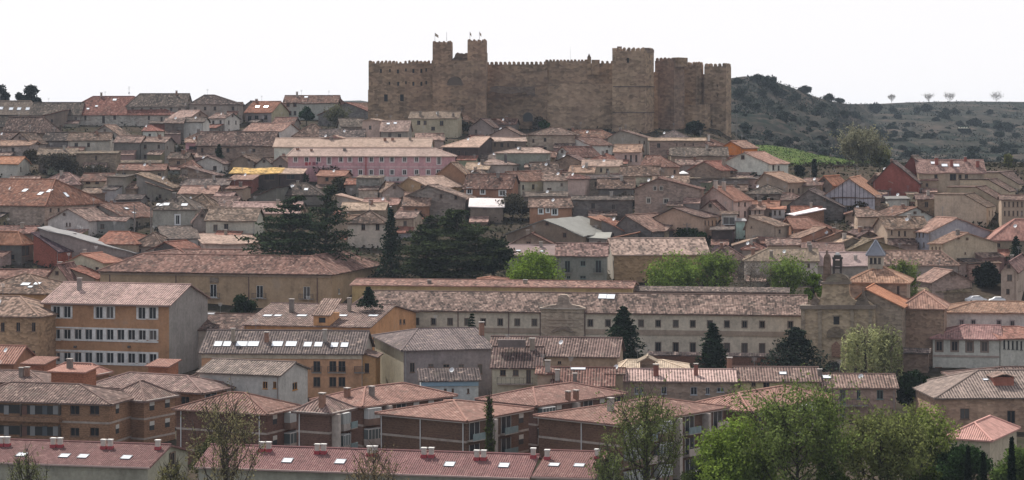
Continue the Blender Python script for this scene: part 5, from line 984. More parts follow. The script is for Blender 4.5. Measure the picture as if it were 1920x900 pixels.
b = H('large brown walled house with dark ridged roof in the bottom right corner', 1757, 2080, 744, 694, 'h', 3, h=8.5, w=(.36,.24,.165), r=(.21,.165,.14,.8), rm='bigtile', Y=318, win=[(1809,776,17,20),(1896,782,15,24)], d=17, sky=[(1848,712,.7,.5)], ch=[], fr='wd', m='s')
h_ = b.roof_hit(1882, 722)
if h_:
    p = h_[1]; V, Fc = [], []; boxvf(V, Fc, p.x-1.5, p.x+1.5, p.y-.2, p.y+2.6, p.z-.3, p.z+1.25); o = mk('dormer', V, Fc, 'p', b.roof, (.30, .12, .085))
    V, Fc, uvs = roofvf([[(p.x-1.8, p.y-.5, p.z+1.25), (p.x, p.y-.5, p.z+1.8), (p.x, p.y+3.4, p.z+1.8), (p.x-1.8, p.y+3.4, p.z+1.25)], [(p.x, p.y-.5, p.z+1.8), (p.x+1.8, p.y-.5, p.z+1.25), (p.x+1.8, p.y+3.4, p.z+1.25), (p.x, p.y+3.4, p.z+1.8)]], .12); mk('dormer_roof', V, Fc, 'bigtile', o, RC['sp'], uvs)
H('second dark ridged roof behind the bottom right corner house', 1798, 2000, 709, 688, 'h', 3, h=7, w=(.3,.16,.11), r='sp', rm='bigtile', Y=333, win=[], ch=[], il=8)
H('beige house with pale coral hipped roof among the trees, bottom right', 1776, 1856, 822, 786, 'h', -28, h=5.5, w=(.42,.36,.28), r=(.46,.27,.22,.3), x2=1906, Y=285, win=[], ch=[], ir=5, il=5)
# --- filler walls and terraces seen between the houses
H('stepped stone field wall in front of the barns on the right slope', 1588, 1664, 386, 383, 's', -8, h=2.5, w='st', r='ol', m='s', win=[], d=2, cat='wall', name='stone_wall')
H('grey yard wall below the tall plain grey house, upper left', 212, 300, 304, 301, 's', 0, h=2.2, w='dg', r='ol', m='s', win=[], d=1.5, cat='wall', name='stone_wall')
# --- more small houses wedged between the others
for q in (
 ('low dark roof in the hollow left of the old chimney house', 80, 128, 262, 248, 'g', -10, 3.5, 'dg', 'dk'),
 ('low grey shed roof under the sloping shed by the round green bush', 276, 320, 356, 342, 'sr', -12, 3, 'gr', 'sp'),
 ('long grey roof with bright edge above the pinkish roof patch', 340, 427, 346, 335, 'g', -4, 3, 'st', 'gy'),
 ('brown lean to roof under the timber framed gable', 352, 404, 328, 313, 'sr', -8, 3, 'st', 'br'),
 ('small speckled roof with bright verge above the long red roofed building', 14, 66, 341, 331, 'g', -6, 3, 'dg', 'sp'),
 ('dark low house below the round green bush', 218, 264, 373, 365, 'g', -4, 3, 'dg', 'dk'),
 ('greenish walled shed right of the white gabled house, left slope', 178, 234, 413, 406, 'g', -6, 3.4, 'gg', 'sp'),
 ('tiny red roofed shed beside the square olive tower house', 648, 670, 345, 335, 'g', -6, 3, 'gr', 'rd'),
 ('pale roof slope below the square olive tower house', 632, 684, 378, 365, 'sr', -8, 3, 'lg', 'lt'),
 ('low grey stone yard house under the blank beige house', 982, 1062, 367, 360, 'g', -2, 3, 'dg', 'gy'),
 ('dark open carport below the white glazed house', 1334, 1374, 430, 425, 's', -6, 4, 'dw', 'gy'),
 ('little roof with white edge below the light blue green wall', 1376, 1418, 459, 447, 'sl', -4, 2.5, 'gr', 'lt'),
 ('brown roofed house left of small grey gable, right slope', 1505, 1540, 346, 334, 'g', -20, 4, 'be', 'br'),
 ('reddish roof wedged below the rough stone base wall', 1586, 1628, 400, 390, 'sl', -6, 3, 'st', 'rb'),
 ('brown walled yard house under the second red gable', 1720, 1753, 372, 364, 'g', -6, 4, 'st', 'br'),
 ('beige house with windows under the second red gable', 1724, 1756, 337, 329, 'g', -10, 5, 'be', 'pk'),
 ('brown gabled roof above the long low mottled roof', 1604, 1652, 446, 432, 'f', 20, 3.5, 'st', 'br'),
 ('low brown roof beside the olive gable', 1640, 1700, 447, 438, 'sl', 4, 4, 'be', 'sp'),
 ('beige yard wall house below the large plain beige gable', 1795, 1874, 492, 488, 's', 4, 4, 'pp', 'sp'),
 ('grey house with brown roof at the left edge above the grey gabled house', -30, 24, 262, 247, 'g', -6, 4, 'gr', 'br'),
 ('brown roofed house between barn wall and pink garage house', 316, 350, 296, 286, 'g', -6, 4, 'st', 'br'),
 ('low red brown roof below the blank white wall house', 338, 372, 312, 301, 'h', -6, 3, 'gr', 'rb'),
 ('grey house with mottled roof left of leaning brown roof', 400, 432, 372, 361, 'g', -8, 4, 'gr', 'sp'),
 ('long mottled roof right of the fallen pink tile roof', 196, 256, 352, 341, 'g', -4, 3, 'st', 'sp'),
 ('brown roofed house peeping above the pink house with garage', 352, 392, 258, 246, 'h', -8, 3, 'be', 'sp'),
 ('stone cottage under the beige house with blank chimney tower', 786, 834, 287, 278, 'g', -6, 3.5, 'ss', 'sp'),
 ('grey roofed cottage under the brown house with row of windows', 900, 946, 296, 288, 'g', -4, 3, 'gr', 'gy'),
 ('pink tiled cottage above the tall beige blank house', 1068, 1112, 322, 311, 'g', -10, 3.5, 'be', 'pk'),
 ('brown cottage below the reddish stone mansion', 990, 1040, 294, 284, 'g', -8, 3.5, 'st', 'rb'),
 ('red roofed cottage below the white gabled house with red brown roof', 1108, 1156, 299, 288, 'h', -14, 3.5, 'lg', 'rd'),
 ('grey stone cottage under the long dark grey brown roof', 1268, 1320, 308, 299, 'g', -6, 3.5, 'gr', 'sp'),
 ('small house with speckled roof above the big plain stone gable', 1226, 1290, 342, 329, 'g', -4, 3.5, 'be', 'sp'),
 ('brown roofed shed row behind the beige house with two chimneys', 1340, 1400, 356, 346, 'g', -6, 3.5, 'st', 'br'),
 ('grey cottage with red roof above the round cornered stone house', 1424, 1476, 352, 341, 'g', -12, 3, 'gr', 'rd'),
 ('brown cottage left of the dark stone barn', 1466, 1506, 374, 362, 'hr', -16, 3.5, 'be', 'br'),
 ('low house with red roof above the bright white shed roof', 1486, 1540, 398, 387, 'g', -6, 3, 'st', 'rd'),
 ('mottled roof house behind the grey walled house with tan roof', 1440, 1500, 458, 447, 'g', -4, 3.5, 'be', 'sp'),
 ('brown tiled shed between warehouse and grey walled house', 1392, 1436, 466, 455, 'h', -6, 3, 'gr', 'rb'),
 ('low stone shed left of the ochre warehouse gable', 1104, 1140, 446, 436, 's', -6, 3.5, 'gr', 'mt'),
 ('red roofed shed beside the grey sheet roof barn', 1150, 1196, 446, 436, 'sl', -6, 3, 'dg', 'rd')):
    H(q[0], q[1], q[2], q[3], q[4], q[5], q[6], h=q[7], w=q[8], r=q[9], m='s' if q[8] in ('st', 'ss', 'dg') else 'p', d=7)
H('tall beige house full of windows at the right edge above the coral roof', 1878, 1990, 374, 366, 'g', -8, h=8, w='be', r='br', win=[(1884+8*i, y, 3.2, 10) for i in range(5) for y in (383, 400)], ax=0, d=8)
# ------------------------------------------------------------------ trees and plants
def leafmesh(pts, size, el=1.0, flat=0.0, seed=1):
    r = np.random.default_rng(seed); n = len(pts); sz = np.broadcast_to(np.asarray(size, float), (n,)) * r.uniform(.6, 1.35, n)
    a = r.normal(size=(n, 3)); a[:, 2] *= 1-flat; a /= np.linalg.norm(a, axis=1)[:, None]
    b = np.cross(a, r.normal(size=(n, 3))); b /= np.linalg.norm(b, axis=1)[:, None]
    if flat: b[:, 2] *= 1-flat
    a = a*(sz*el)[:, None]; b = b*(sz*.55)[:, None]
    v = np.empty((n, 4, 3)); v[:, 0] = pts-a; v[:, 1] = pts+b; v[:, 2] = pts+a; v[:, 3] = pts-b
    me = bpy.data.meshes.new('crown'); me.vertices.add(4*n); me.vertices.foreach_set('co', v.ravel()); me.loops.add(4*n); me.loops.foreach_set('vertex_index', np.arange(4*n, dtype=np.int32))
    me.polygons.add(n); me.polygons.foreach_set('loop_start', np.arange(0, 4*n, 4, dtype=np.int32)); me.polygons.foreach_set('loop_total', np.full(n, 4, dtype=np.int32)); me.update(calc_edges=True); me.materials.append(M['leaf']); return me
def tree_geo(kind, Ht, Wd, n, ls, seed):
    r = np.random.default_rng(seed); V, Fc = [], []; pts = np.zeros((0, 3)); el, flat = 1.0, 0.0; R = Wd/2
    if kind == 'round':
        nl = 13; C = []
        for i in range(nl):
            th = i*2.4+r.uniform(-.4, .4); k = math.sqrt((i+.5)/nl); z = Ht*(.58+.30*r.uniform(-1, 1)*(1-.5*k)); C.append((R*.66*k*math.cos(th), R*.66*k*math.sin(th), z, R*r.uniform(.30, .46)))
        C.append((0, 0, Ht*.80, R*.40)); tubevf(V, Fc, [(0, 0, -.5), (.1, 0, Ht*.25), (.05, .1, Ht*.5)], Ht*.03, Ht*.018, 7)
        P_ = []
        for c in C:
            tubevf(V, Fc, [(0, 0, Ht*.22), (c[0]*.4, c[1]*.4, Ht*.3+(c[2]-Ht*.3)*.5), c[:3]], Ht*.012, Ht*.003, 4)
            m = n//len(C); q = r.normal(size=(m, 3)); q /= np.linalg.norm(q, axis=1)[:, None]; q *= (r.uniform(.25, 1, m)**.45)[:, None]*c[3]*(1+.35*r.normal(size=(m, 1))*.5); q[:, 2] *= .85; P_.append(q+np.array(c[:3]))
        pts = np.concatenate(P_); pts = pts[pts[:, 2] < Ht*1.02]
    elif kind in ('up', 'bare', 'poplar'):
        segs = []; tubevf(V, Fc, [(0, 0, -.5), (0, 0, Ht*.3), (.03*Ht*r.uniform(-1, 1), .1, Ht*.62), (0, 0, Ht*.95)], Ht*.017, Ht*.002, 6)
        nb = {'up': 34, 'bare': 30, 'poplar': 40}[kind]
        for i in range(nb):
            z0 = Ht*(.12+.7*(i/nb)); th = i*2.4+r.uniform(-.5, .5); L = (Ht-z0)*r.uniform(.45, .8) if kind != 'poplar' else (Ht-z0)*.4+1
            out = R*r.uniform(.5, 1.0)*(1 if kind != 'poplar' else .8)*min(1, (Ht-z0)/Ht*1.6+.15)
            e = (out*math.cos(th), out*math.sin(th), min(Ht, z0+L)); mid = (e[0]*.55, e[1]*.55, z0+L*.38); tubevf(V, Fc, [(0, 0, z0), mid, e], Ht*.006, Ht*.001, 4); segs += [((0, 0, z0), mid), (mid, e), (mid, e)]
            for j in range(5):
                f = r.uniform(.25, .95); s = [mid[k]+(e[k]-mid[k])*f for k in range(3)]; d = r.normal(size=3)*R*.24; d[2] = abs(d[2])+R*.22; e2 = [s[k]+d[k] for k in range(3)]; tubevf(V, Fc, [s, e2], Ht*.0025, Ht*.0006, 3); segs += [(s, e2)]
        k = r.integers(0, len(segs), n); f = r.uniform(.15, 1.08, n); A0 = np.array([s[0] for s in segs], float)[k]; A1 = np.array([s[1] for s in segs], float)[k]; pts = A0+(A1-A0)*f[:, None]+r.normal(size=(n, 3))*R*.055; pts[:, 2] *= .95; pts = pts[pts[:, 2] > Ht*.1]
    elif kind in ('conifer', 'fir'):
        tubevf(V, Fc, [(0, 0, -.5), (0, 0, Ht*.5), (0, 0, Ht)], Ht*.02, .02, 6); P_ = []; nw = int(Ht*1.5)+6; m = max(5, n//(nw*8))
        for i in range(nw):
            z = Ht*(.06+.93*i/nw); rr = R*(1-z/Ht)**.85*1.5*r.uniform(.78, 1.12)+.12
            for j in range(8):
                th = j*.785+i*.5+r.uniform(-.25, .25); L = rr*r.uniform(.5, 1.1); f = r.uniform(0.1, 1, m)**.7; droop = L*(.28 if kind == 'conifer' else .05); w = (.16+.2*(1-f))*L
                q = np.stack([L*f*math.cos(th)-r.normal(size=m)*w*math.sin(th), L*f*math.sin(th)+r.normal(size=m)*w*math.cos(th), z-droop*f**1.5+r.normal(size=m)*.10*L*.6], 1); P_.append(q)
                if j % 2 == 0: tubevf(V, Fc, [(0, 0, z), (L*.9*math.cos(th), L*.9*math.sin(th), z-droop*.8)], .06, .015, 3)
        pts = np.concatenate(P_); flat = .45
    elif kind == 'cedar':
        P_ = []; tubevf(V, Fc, [(0, 0, -.5), (.2, 0, Ht*.4), (0, .1, Ht*.95)], Ht*.028, .06, 8); nt = 12; plates = []
        for i in range(nt):
            zf = .16+.80*i/(nt-1); prof = R*(1.0 if zf < .5 else max(.22, 1-(zf-.5)*1.5))
            for j in range(6 if zf < .8 else 3):
                th = j*1.05+i*.7+r.uniform(-.4, .4); L = prof*r.uniform(.45, 1.08); z = Ht*zf+r.uniform(-.04, .04)*Ht; plates.append((th, L, z))
        m = n//len(plates)
        for th, L, z in plates:
            tubevf(V, Fc, [(0, 0, z-.06*Ht), (L*.5*math.cos(th), L*.5*math.sin(th), z), (L*math.cos(th), L*math.sin(th), z+.01*Ht)], .16, .03, 4); f = r.uniform(.12, 1.06, m)**.75; w = L*.20*(1.15-f*.5)+.3
            P_.append(np.stack([L*f*math.cos(th)-r.normal(size=m)*w*math.sin(th), L*f*math.sin(th)+r.normal(size=m)*w*math.cos(th), z+.02*Ht*f+r.normal(size=m)*.011*Ht-.02*Ht*(r.uniform(size=m)**3)], 1))
        pts = np.concatenate(P_); flat = .5
    elif kind == 'weep':
        tubevf(V, Fc, [(0, 0, -.5), (.1, 0, Ht*.4), (0, .1, Ht*.8)], Ht*.03, Ht*.01, 7); P_ = []
        for i in range(150):
            th = r.uniform(0, 6.283); k = math.sqrt(r.uniform(.02, 1)); x, y = R*k*math.cos(th), R*k*math.sin(th); zt = Ht*(1-.20*k**2)*r.uniform(.82, 1.03); L = zt*r.uniform(.6, .97); m = n//150
            if i % 5 == 0: tubevf(V, Fc, [(0, 0, Ht*.45), (x*.6, y*.6, zt*.95), (x, y, zt)], Ht*.007, .02, 4)
            f = r.uniform(0, 1, m); P_.append(np.stack([x*(1+.06*f)+r.normal(size=m)*.13, y*(1+.06*f)+r.normal(size=m)*.13, zt-L*f], 1))
        pts = np.concatenate(P_); el = 1.5
    elif kind == 'cyp':
        tubevf(V, Fc, [(0, 0, -.3), (0, 0, Ht*.9)], Ht*.015, .02, 5); z = r.uniform(.02, 1, n); pr = R*np.sin(np.pi*np.clip(z*.82+.18, 0, 1))**.7*(1.02-z*.35); th = r.uniform(0, 6.283, n); k = r.uniform(.3, 1, n)**.4*r.uniform(.85, 1.1, n); pts = np.stack([pr*k*np.cos(th), pr*k*np.sin(th), z*Ht], 1); el = 1.4
    return V, Fc, leafmesh(pts, ls, el, flat, seed)
TG = {}
def tree(label, x, yt, yb, wpx, kind, col, n=4000, ls=.3, Y=None, grp=None, cat='tree', name='tree', bark=(.06, .05, .04), tl=.6, seed=None, hb=0):
    Y = D(yb) if Y is None else Y
    p = P(x, yb, Y); z0 = min(p.z, Zg(p.x, Y)) if not hb else p.z; Ht = CZ+(YH-yt)/F*Y-z0; Wd = wpx*Y/F
    V, Fc, me = tree_geo(kind, Ht, Wd, n, ls, seed or zlib.crc32(label.encode()) % 9999)
    root = empty(name, (p.x, p.y, z0), (x*1.7) % 6.28); thing(root, label, cat, grp); assert label not in LABELS, label; LABELS.add(label)
    mk('trunk', V, Fc, 'bark', root, bark); link('crown', me, root, tuple(col)+(tl,)); return root
CED, CON, DK = (.034, .050, .026), (.020, .035, .019), (.024, .038, .018)
tree('broad dark cedar with layered branches on the left, widest crown', 545, 368, 496, 190, 'cedar', CED, 9000, .42, Y=452, tl=.25, cat='cedar', name='cedar')
tree('taller cedar with thin pointed top and gaps right of the broad cedar', 612, 345, 496, 120, 'cedar', CED, 4500, .36, Y=456, tl=.25, cat='cedar', name='cedar')
tree('slim dark conifer standing alone between the two cedar groups', 733, 388, 496, 58, 'conifer', CON, 3500, .34, Y=458, tl=.2, cat='conifer', name='conifer')
tree('huge dense dark cedar left of the bright green tree', 858, 392, 522, 205, 'cedar', (.042, .055, .026), 13000, .42, Y=448, tl=.3, cat='cedar', name='cedar')
tree('smaller dark cedar filling the left side of the huge dense cedar', 800, 408, 522, 110, 'cedar', (.042, .055, .026), 6000, .4, Y=452, tl=.3, cat='cedar', name='cedar')
tree('dark evergreen low at the right foot of the huge dense cedar', 925, 440, 524, 80, 'round', (.024, .036, .019), 3500, .38, Y=450, tl=.25)
SPR, SP2, OLV, BRN = (.16, .235, .036), (.145, .205, .045), (.060, .075, .028), (.075, .062, .045)
tree('round bright green tree beside the huge cedar', 1005, 466, 528, 118, 'round', SPR, 7500, .26, Y=437)
tree('bright green rounded tree in front of the ochre warehouse', 1266, 470, 540, 128, 'round', SP2, 7500, .26, Y=433)
tree('lighter bright green tree at the right end of the ochre warehouse', 1342, 476, 540, 86, 'up', SP2, 5000, .24, Y=434)
tree('leafless grey brown tree between the bright green trees', 1408, 490, 540, 92, 'bare', (.2, .17, .14), 2600, .13, Y=433, bark=(.12, .10, .085))
tree('bright green tree in front of the grey walled house with tan roof', 1478, 490, 540, 92, 'up', SP2, 5000, .24, Y=432)
tree('small bright green bush tree left of the church facade', 1525, 500, 540, 40, 'round', SPR, 2500, .24, Y=430)
tree('fresh green tree behind the church crossing tower', 1690, 488, 552, 66, 'up', (.13, .165, .05), 4500, .25, Y=424)
tree('small dark fir before the left end of the seminary roof', 691, 536, 572, 32, 'conifer', CON, 1800, .28, Y=386, tl=.2, cat='conifer', name='conifer', hb=1)
tree('small fir in front of the seminary left windows', 885, 583, 640, 36, 'conifer', (.022, .036, .02), 2200, .26, Y=372, tl=.2, cat='conifer', name='conifer')
tree('tall dark fir with drooping branches in front of the seminary centre', 1168, 570, 690, 104, 'conifer', CON, 7000, .32, Y=374, tl=.2, cat='conifer', name='conifer')
tree('dense cone shaped dark fir in front of the seminary right half', 1336, 602, 694, 70, 'conifer', CON, 6500, .30, Y=371, tl=.2, cat='conifer', name='conifer')
tree('low spreading dark fir left of the church door', 1492, 610, 694, 140, 'fir', (.026, .036, .026), 6000, .32, Y=371, tl=.25, cat='conifer', name='conifer')
tree('dark bushy tree before the palace left balcony', 452, 536, 600, 62, 'round', DK, 4500, .28, Y=398, tl=.3)
tree('pale green weeping willow draping before the church facade', 1622, 606, 712, 88, 'weep', (.30, .31, .15), 4200, .2, Y=368, cat='willow', name='willow')
tree('second pale weeping willow against the chapel wall', 1664, 604, 712, 56, 'weep', (.24, .25, .12), 2000, .2, Y=370, cat='willow', name='willow')
tree('dark layered evergreen beside the pinkish stone house', 1716, 690, 790, 76, 'round', (.015, .026, .012), 6000, .30, Y=334, tl=.2)
tree('black green ivy covered tree mass left of the narrow beige house, right edge', 1852, 486, 556, 54, 'round', (.012, .018, .010), 4000, .36, Y=450, tl=.15)
tree('dark spruce in front of the coral roof at the right edge', 1905, 440, 500, 36, 'conifer', CON, 2500, .30, Y=462, tl=.2, cat='conifer', name='conifer')
# bottom trees
tree('big fresh green tree at the left of the bottom right grove', 1392, 758, 965, 190, 'round', (.17, .235, .045), 15000, .19, Y=236)
tree('tall airy green tree with many upright branches in bottom right grove', 1496, 728, 975, 250, 'up', (.135, .175, .052), 14000, .18, Y=231)
tree('wide olive tinted tree in the middle of bottom right grove', 1650, 772, 975, 200, 'up', (.165, .185, .065), 14000, .18, Y=233)
tree('yellow green tree behind the olive tinted tree', 1728, 768, 950, 150, 'up', (.18, .22, .055), 9500, .18, Y=246)
tree('round dark green tree at the right of the grove', 1806, 812, 965, 120, 'round', (.036, .068, .024), 14000, .19, Y=240, tl=.3)
tree('bright green tree in the bottom right corner', 1905, 818, 965, 110, 'round', (.11, .16, .045), 9000, .19, Y=244)
for x, yt, s in ((1815, 838, 'left of the pair'), (1844, 850, 'right of the pair')): tree('slim dark cypress, '+s+' before the round dark tree', x, yt, 965, 19, 'cyp', (.012, .022, .012), 2500, .16, Y=232, tl=.15, cat='cypress', name='cypress')
tree('slim dark cypress in front of the bright green corner tree', 1897, 822, 965, 23, 'cyp', (.010, .020, .012), 2500, .16, Y=231, tl=.15, cat='cypress', name='cypress')
tree('tall sparse poplar in front of the largest apartment block', 1212, 730, 965, 170, 'up', (.145, .17, .062), 6500, .15, Y=238, cat='poplar', name='poplar')
tree('thin green poplar before the centre apartment block', 918, 718, 890, 26, 'poplar', (.070, .09, .03), 2600, .15, Y=243, cat='poplar', name='poplar')
tree('nearly bare brown tree in front of the far left dark apartment block', 424, 738, 965, 150, 'up', (.20, .18, .095), 4200, .13, Y=222, bark=(.075, .06, .048))
tree('small budding tree in front of the bottom left terraced row', 52, 828, 965, 84, 'up', (.16, .17, .08), 2200, .12, Y=214)
tree('low brownish budding tree in front of the middle terraced row', 700, 830, 965, 120, 'up', (.20, .16, .09), 2200, .12, Y=212, bark=(.09, .07, .055))
tree('sparse green tree on the right of the short terraced row', 1140, 822, 965, 80, 'up', (.14, .17, .06), 2600, .14, Y=222)
tree('yellowish shrub at the right end of the bottom left terraced row', 322, 850, 965, 70, 'up', (.18, .17, .075), 2000, .13, Y=221)
tree('leafy shrub hiding the gap between the dark apartment blocks', 400, 800, 900, 90, 'round', (.065, .07, .03), 3500, .18, Y=252)
tree('green bushes at the foot of the tall grove, centre', 1560, 850, 975, 110, 'round', (.055, .075, .02), 7000, .17, Y=226)
tree('green bushes at the foot of the olive tinted tree', 1745, 850, 975, 90, 'round', (.06, .08, .02), 6000, .17, Y=228)
tree('grey olive bushes between the poplar and the big fresh green tree', 1310, 840, 965, 80, 'round', (.05, .065, .024), 5000, .17, Y=246)
# town plants
tree('brown dome shaped bush under the pink building', 624, 311, 338, 84, 'round', (.07, .055, .04), 2600, .34, tl=.3, cat='bush', name='bush')
tree('round yellow green tree among the houses on the left slope', 253, 335, 366, 46, 'round', (.060, .085, .022), 2600, .32)
tree('dark green leafy tree beside the white skyline house', 575, 198, 236, 34, 'round', (.018, .042, .018), 2600, .4, tl=.4)
tree('pale budding tree in front of the wide dark barn gable', 632, 203, 250, 50, 'up', (.105, .105, .06), 2600, .3, bark=(.12, .10, .08))
tree('brown leafless bushes before the ruined stone block, left', 110, 288, 330, 84, 'round', (.062, .055, .042), 2600, .32, tl=.3)
tree('second clump of brown leafless bushes below the grey yard wall', 176, 310, 340, 70, 'round', (.058, .052, .038), 2000, .32, tl=.3)
tree('brown shrub right of the bright white sheet roof', 962, 364, 412, 76, 'round', (.060, .054, .038), 3200, .3, tl=.3)
tree('dark ivy bush left of the pale new pink roof', 1168, 360, 412, 46, 'round', (.045, .042, .034), 2200, .32, tl=.2)
tree('small green shrub in front of the castle arched doorway', 1020, 226, 246, 26, 'round', (.04, .085, .02), 1200, .32)
tree('dark shrubs at the foot of the castle right towers', 1302, 226, 262, 40, 'round', (.018, .026, .018), 2600, .4, tl=.2)
tree('dark creeper below the pale new pink roof', 1290, 428, 450, 60, 'round', (.020, .034, .014), 2000, .3, tl=.2)
tree('green bush beside the ochre warehouse roof', 1316, 434, 456, 24, 'round', (.028, .055, .016), 1200, .3)
tree('dark conifer beside the stone chimney house', 1384, 344, 372, 22, 'conifer', CON, 1400, .34, tl=.2, cat='conifer', name='conifer')
tree('dark bush at the left gable of the white edged pinkish roof', 1413, 322, 348, 18, 'round', CON, 1200, .34, tl=.2)
tree('slim dark cypress standing on the meadow edge', 1527, 300, 334, 9, 'cyp', (.012, .02, .014), 900, .36, tl=.15, cat='cypress', name='cypress')
tree('dark tree pair left of the meadow cypress', 1500, 308, 338, 26, 'round', (.022, .028, .022), 1500, .36, tl=.2)
tree('large pale olive bare crowned tree at the meadow edge', 1616, 248, 330, 92, 'up', (.19, .185, .12), 6500, .34, Y=640)
tree('lower olive bush leaning right of the large pale meadow tree', 1650, 276, 332, 46, 'up', (.17, .175, .08), 2500, .34, Y=642)
tree('row of reddish shrubs below the large meadow tree', 1584, 312, 334, 62, 'round', (.085, .04, .038), 2200, .34, Y=608, tl=.3)
tree('dark green shrubs behind the red gables', 1660, 298, 332, 34, 'round', (.024, .036, .02), 1800, .38, Y=615, tl=.3)
tree('thin yellow green poplar right of the stepped beige houses', 1890, 288, 345, 20, 'poplar', (.12, .125, .04), 1600, .32, Y=640, cat='poplar', name='poplar')
tree('dark conifer growing among the left slope barn walls', 411, 268, 322, 26, 'conifer', CON, 1600, .34, tl=.2, cat='conifer', name='conifer')
tree('brown twiggy bushes on the slope above the dark red roofs, left', 330, 330, 362, 50, 'bare', (.07, .06, .045), 900, .2)
tree('low green shrub row behind the orange school roof', 160, 510, 534, 40, 'round', (.05, .085, .022), 1500, .26, Y=412)
for i, (x, y, w, s) in enumerate(((300, 296, 40, 'below the tall plain grey house'), (330, 290, 34, 'right of the blank white wall house'), (60, 300, 36, 'beside the orange roofed cottage'), (700, 236, 30, 'left of the narrow beige house'), (870, 246, 40, 'right of the cream house'), (1010, 238, 34, 'at the castle foot near the mansion'), (560, 344, 40, 'below the yellow roofed house'), (640, 352, 44, 'below the orange brick house'), (905, 402, 40, 'below the bright white roof'), (1120, 404, 46, 'before the long dark stone house'), (1440, 384, 34, 'above the white cottage'), (1610, 398, 40, 'below the metal barn'), (350, 470, 30, 'behind the palace roof'), (1700, 560, 40, 'left of the chapel roof'))):
    tree('brown green scrub bush '+s, x, y-20, y+6, w, 'round', (.045+.01*(i % 3), .05, .03), 1100, .3, tl=.3, cat='bush', name='bush', grp='scrub bushes between the houses')
# skyline trees, left
tree('dark round tree at the left edge of the skyline', 4, 150, 216, 40, 'round', (.022, .03, .026), 2600, .42, Y=735, tl=.3)
tree('dark round tree with two crowns on the left skyline', 58, 154, 218, 44, 'round', (.022, .03, .026), 3000, .42, Y=735, tl=.3)
tree('smaller dark tree leaning left of the two crowned skyline tree', 36, 166, 218, 24, 'round', (.022, .03, .026), 1500, .42, Y=736, tl=.3)
tree('dark tree crown on the skyline between the dark brown roofs', 350, 174, 222, 26, 'round', (.022, .026, .022), 1500, .42, Y=738, tl=.3)
# hillside oaks: one kind copied
HB = []
for k in range(4):
    V, Fc, me = tree_geo('round', 4.2, 5.4, 900, .42, 70+k); t_ = bpy.data.meshes.new('trunk'); t_.from_pydata(V, [], Fc); t_.materials.append(M['bark']); HB.append((t_, me))
def oak(x, y, wpx, label, i, grp='dark holm oaks scattered on the hillside'):
    p = hill_at(x, y); s = wpx*p.y/F/5.4; o = empty('holm_oak', p-Vector((0, 0, .5*s)), i*1.3); o.scale = (s, s, s*(.8+.25*((i*7) % 5)/5)); thing(o, label, 'oak', grp); t_, me = HB[i % 4]
    link('trunk', t_, o, (.05, .045, .04)); k = .8+.4*((i*37) % 10)/10; link('crown', me, o, (.024*k, .034*k, .026*k, .2))
for i, (x, y, w, l) in enumerate(((1420,154,30,'big dark holm oak on top of the hill shoulder beside the castle'),(1382,160,24,'dark holm oak on the hill directly right of the castle last tower'),(1440,166,36,'wide dark holm oak just below the hill top'),(1509,176,28,'round dark holm oak standing alone on the falling skyline'),(1554,190,24,'dark holm oak at the foot of the falling skyline'),(1575,195,22,'dark holm oak where the two hill lines meet'),(1641,212,32,'broad dark bush below the flat far skyline'))): oak(x, y, w, l, i)
r_ = random.Random(5)
for i in range(230):
    x = r_.uniform(1380, 1918); ys = ip(SKYL, x); y = ys+16+(min(ip(FOOT, x)-4, 322)-ys-16)*r_.random()**.7 if i % 2 else r_.uniform(ys+16, min(ip(FOOT, x)-4, 322)); oak(x, y, r_.choice([9, 12, 15, 18, 22, 27]), 'small dark holm oak scattered on the scrubby hillside', i)
for i, (x, w, l) in enumerate(((1672, 16, 'first'), (1741, 20, 'second'), (1781, 24, 'third'), (1868, 26, 'fourth'))):
    p = hill_at(x, 192); tree('bare pale tree on the far flat skyline, '+l+' from the left', x, 182-w*.25, 193, w, 'bare', (.26, .24, .22), 700, .3, Y=p.y, hb=1, bark=(.2, .18, .16), grp='bare trees on the far skyline')
# hillside scrub: uncountable low tufts
pts = []
rs = np.random.default_rng(9)
for i in range(34000):
    x = rs.uniform(1365, 2000); t = rs.uniform(0.02, 1); y, Yv = hill(x, t); p = P(x, y, Yv)
    if vnoise(p.x*1.5, p.y, .8)+.5*vnoise(p.x, p.y, 3) > -.15: pts.append((p.x+rs.normal()*1.5, p.y+rs.normal()*1.5, p.z+rs.uniform(-.2, 1.0)))
o = link('hill_bushes', leafmesh(np.array(pts), .75, 1, .2, 5), None, (.032, .040, .034, .2)); o['kind'] = 'stuff'; o['label'] = 'grey green scrub covering the hillside beside the castle'
pts = []
for i in range(26000):
    x = rs.uniform(-40, 1960); y = rs.uniform(205, 540); Yv = D(y); p = P(x, y, Yv); pts.append((p.x, p.y, Zg(p.x, p.y)+rs.uniform(0, 1.1)))
o = link('town_scrub', leafmesh(np.array(pts), .5, 1, .2, 6), None, (.032, .031, .02, .2)); o['kind'] = 'stuff'; o['label'] = 'weeds and low scrub growing between the houses'
pts = []
for i in range(9000):
    x = rs.uniform(1376, 1755); t = rs.uniform(0, 1); yt = ip(MT, x); Yv = 620+170*t; p = P(x, 344+(yt-344)*t, Yv); pts.append((p.x, p.y, p.z+.25))
o = link('meadow_grass', leafmesh(np.array(pts), .3, 1, 0, 7), None, (.06, .09, .03, .4)); o['kind'] = 'stuff'; o['label'] = 'bright green grass tufts of the meadow beside the castle'
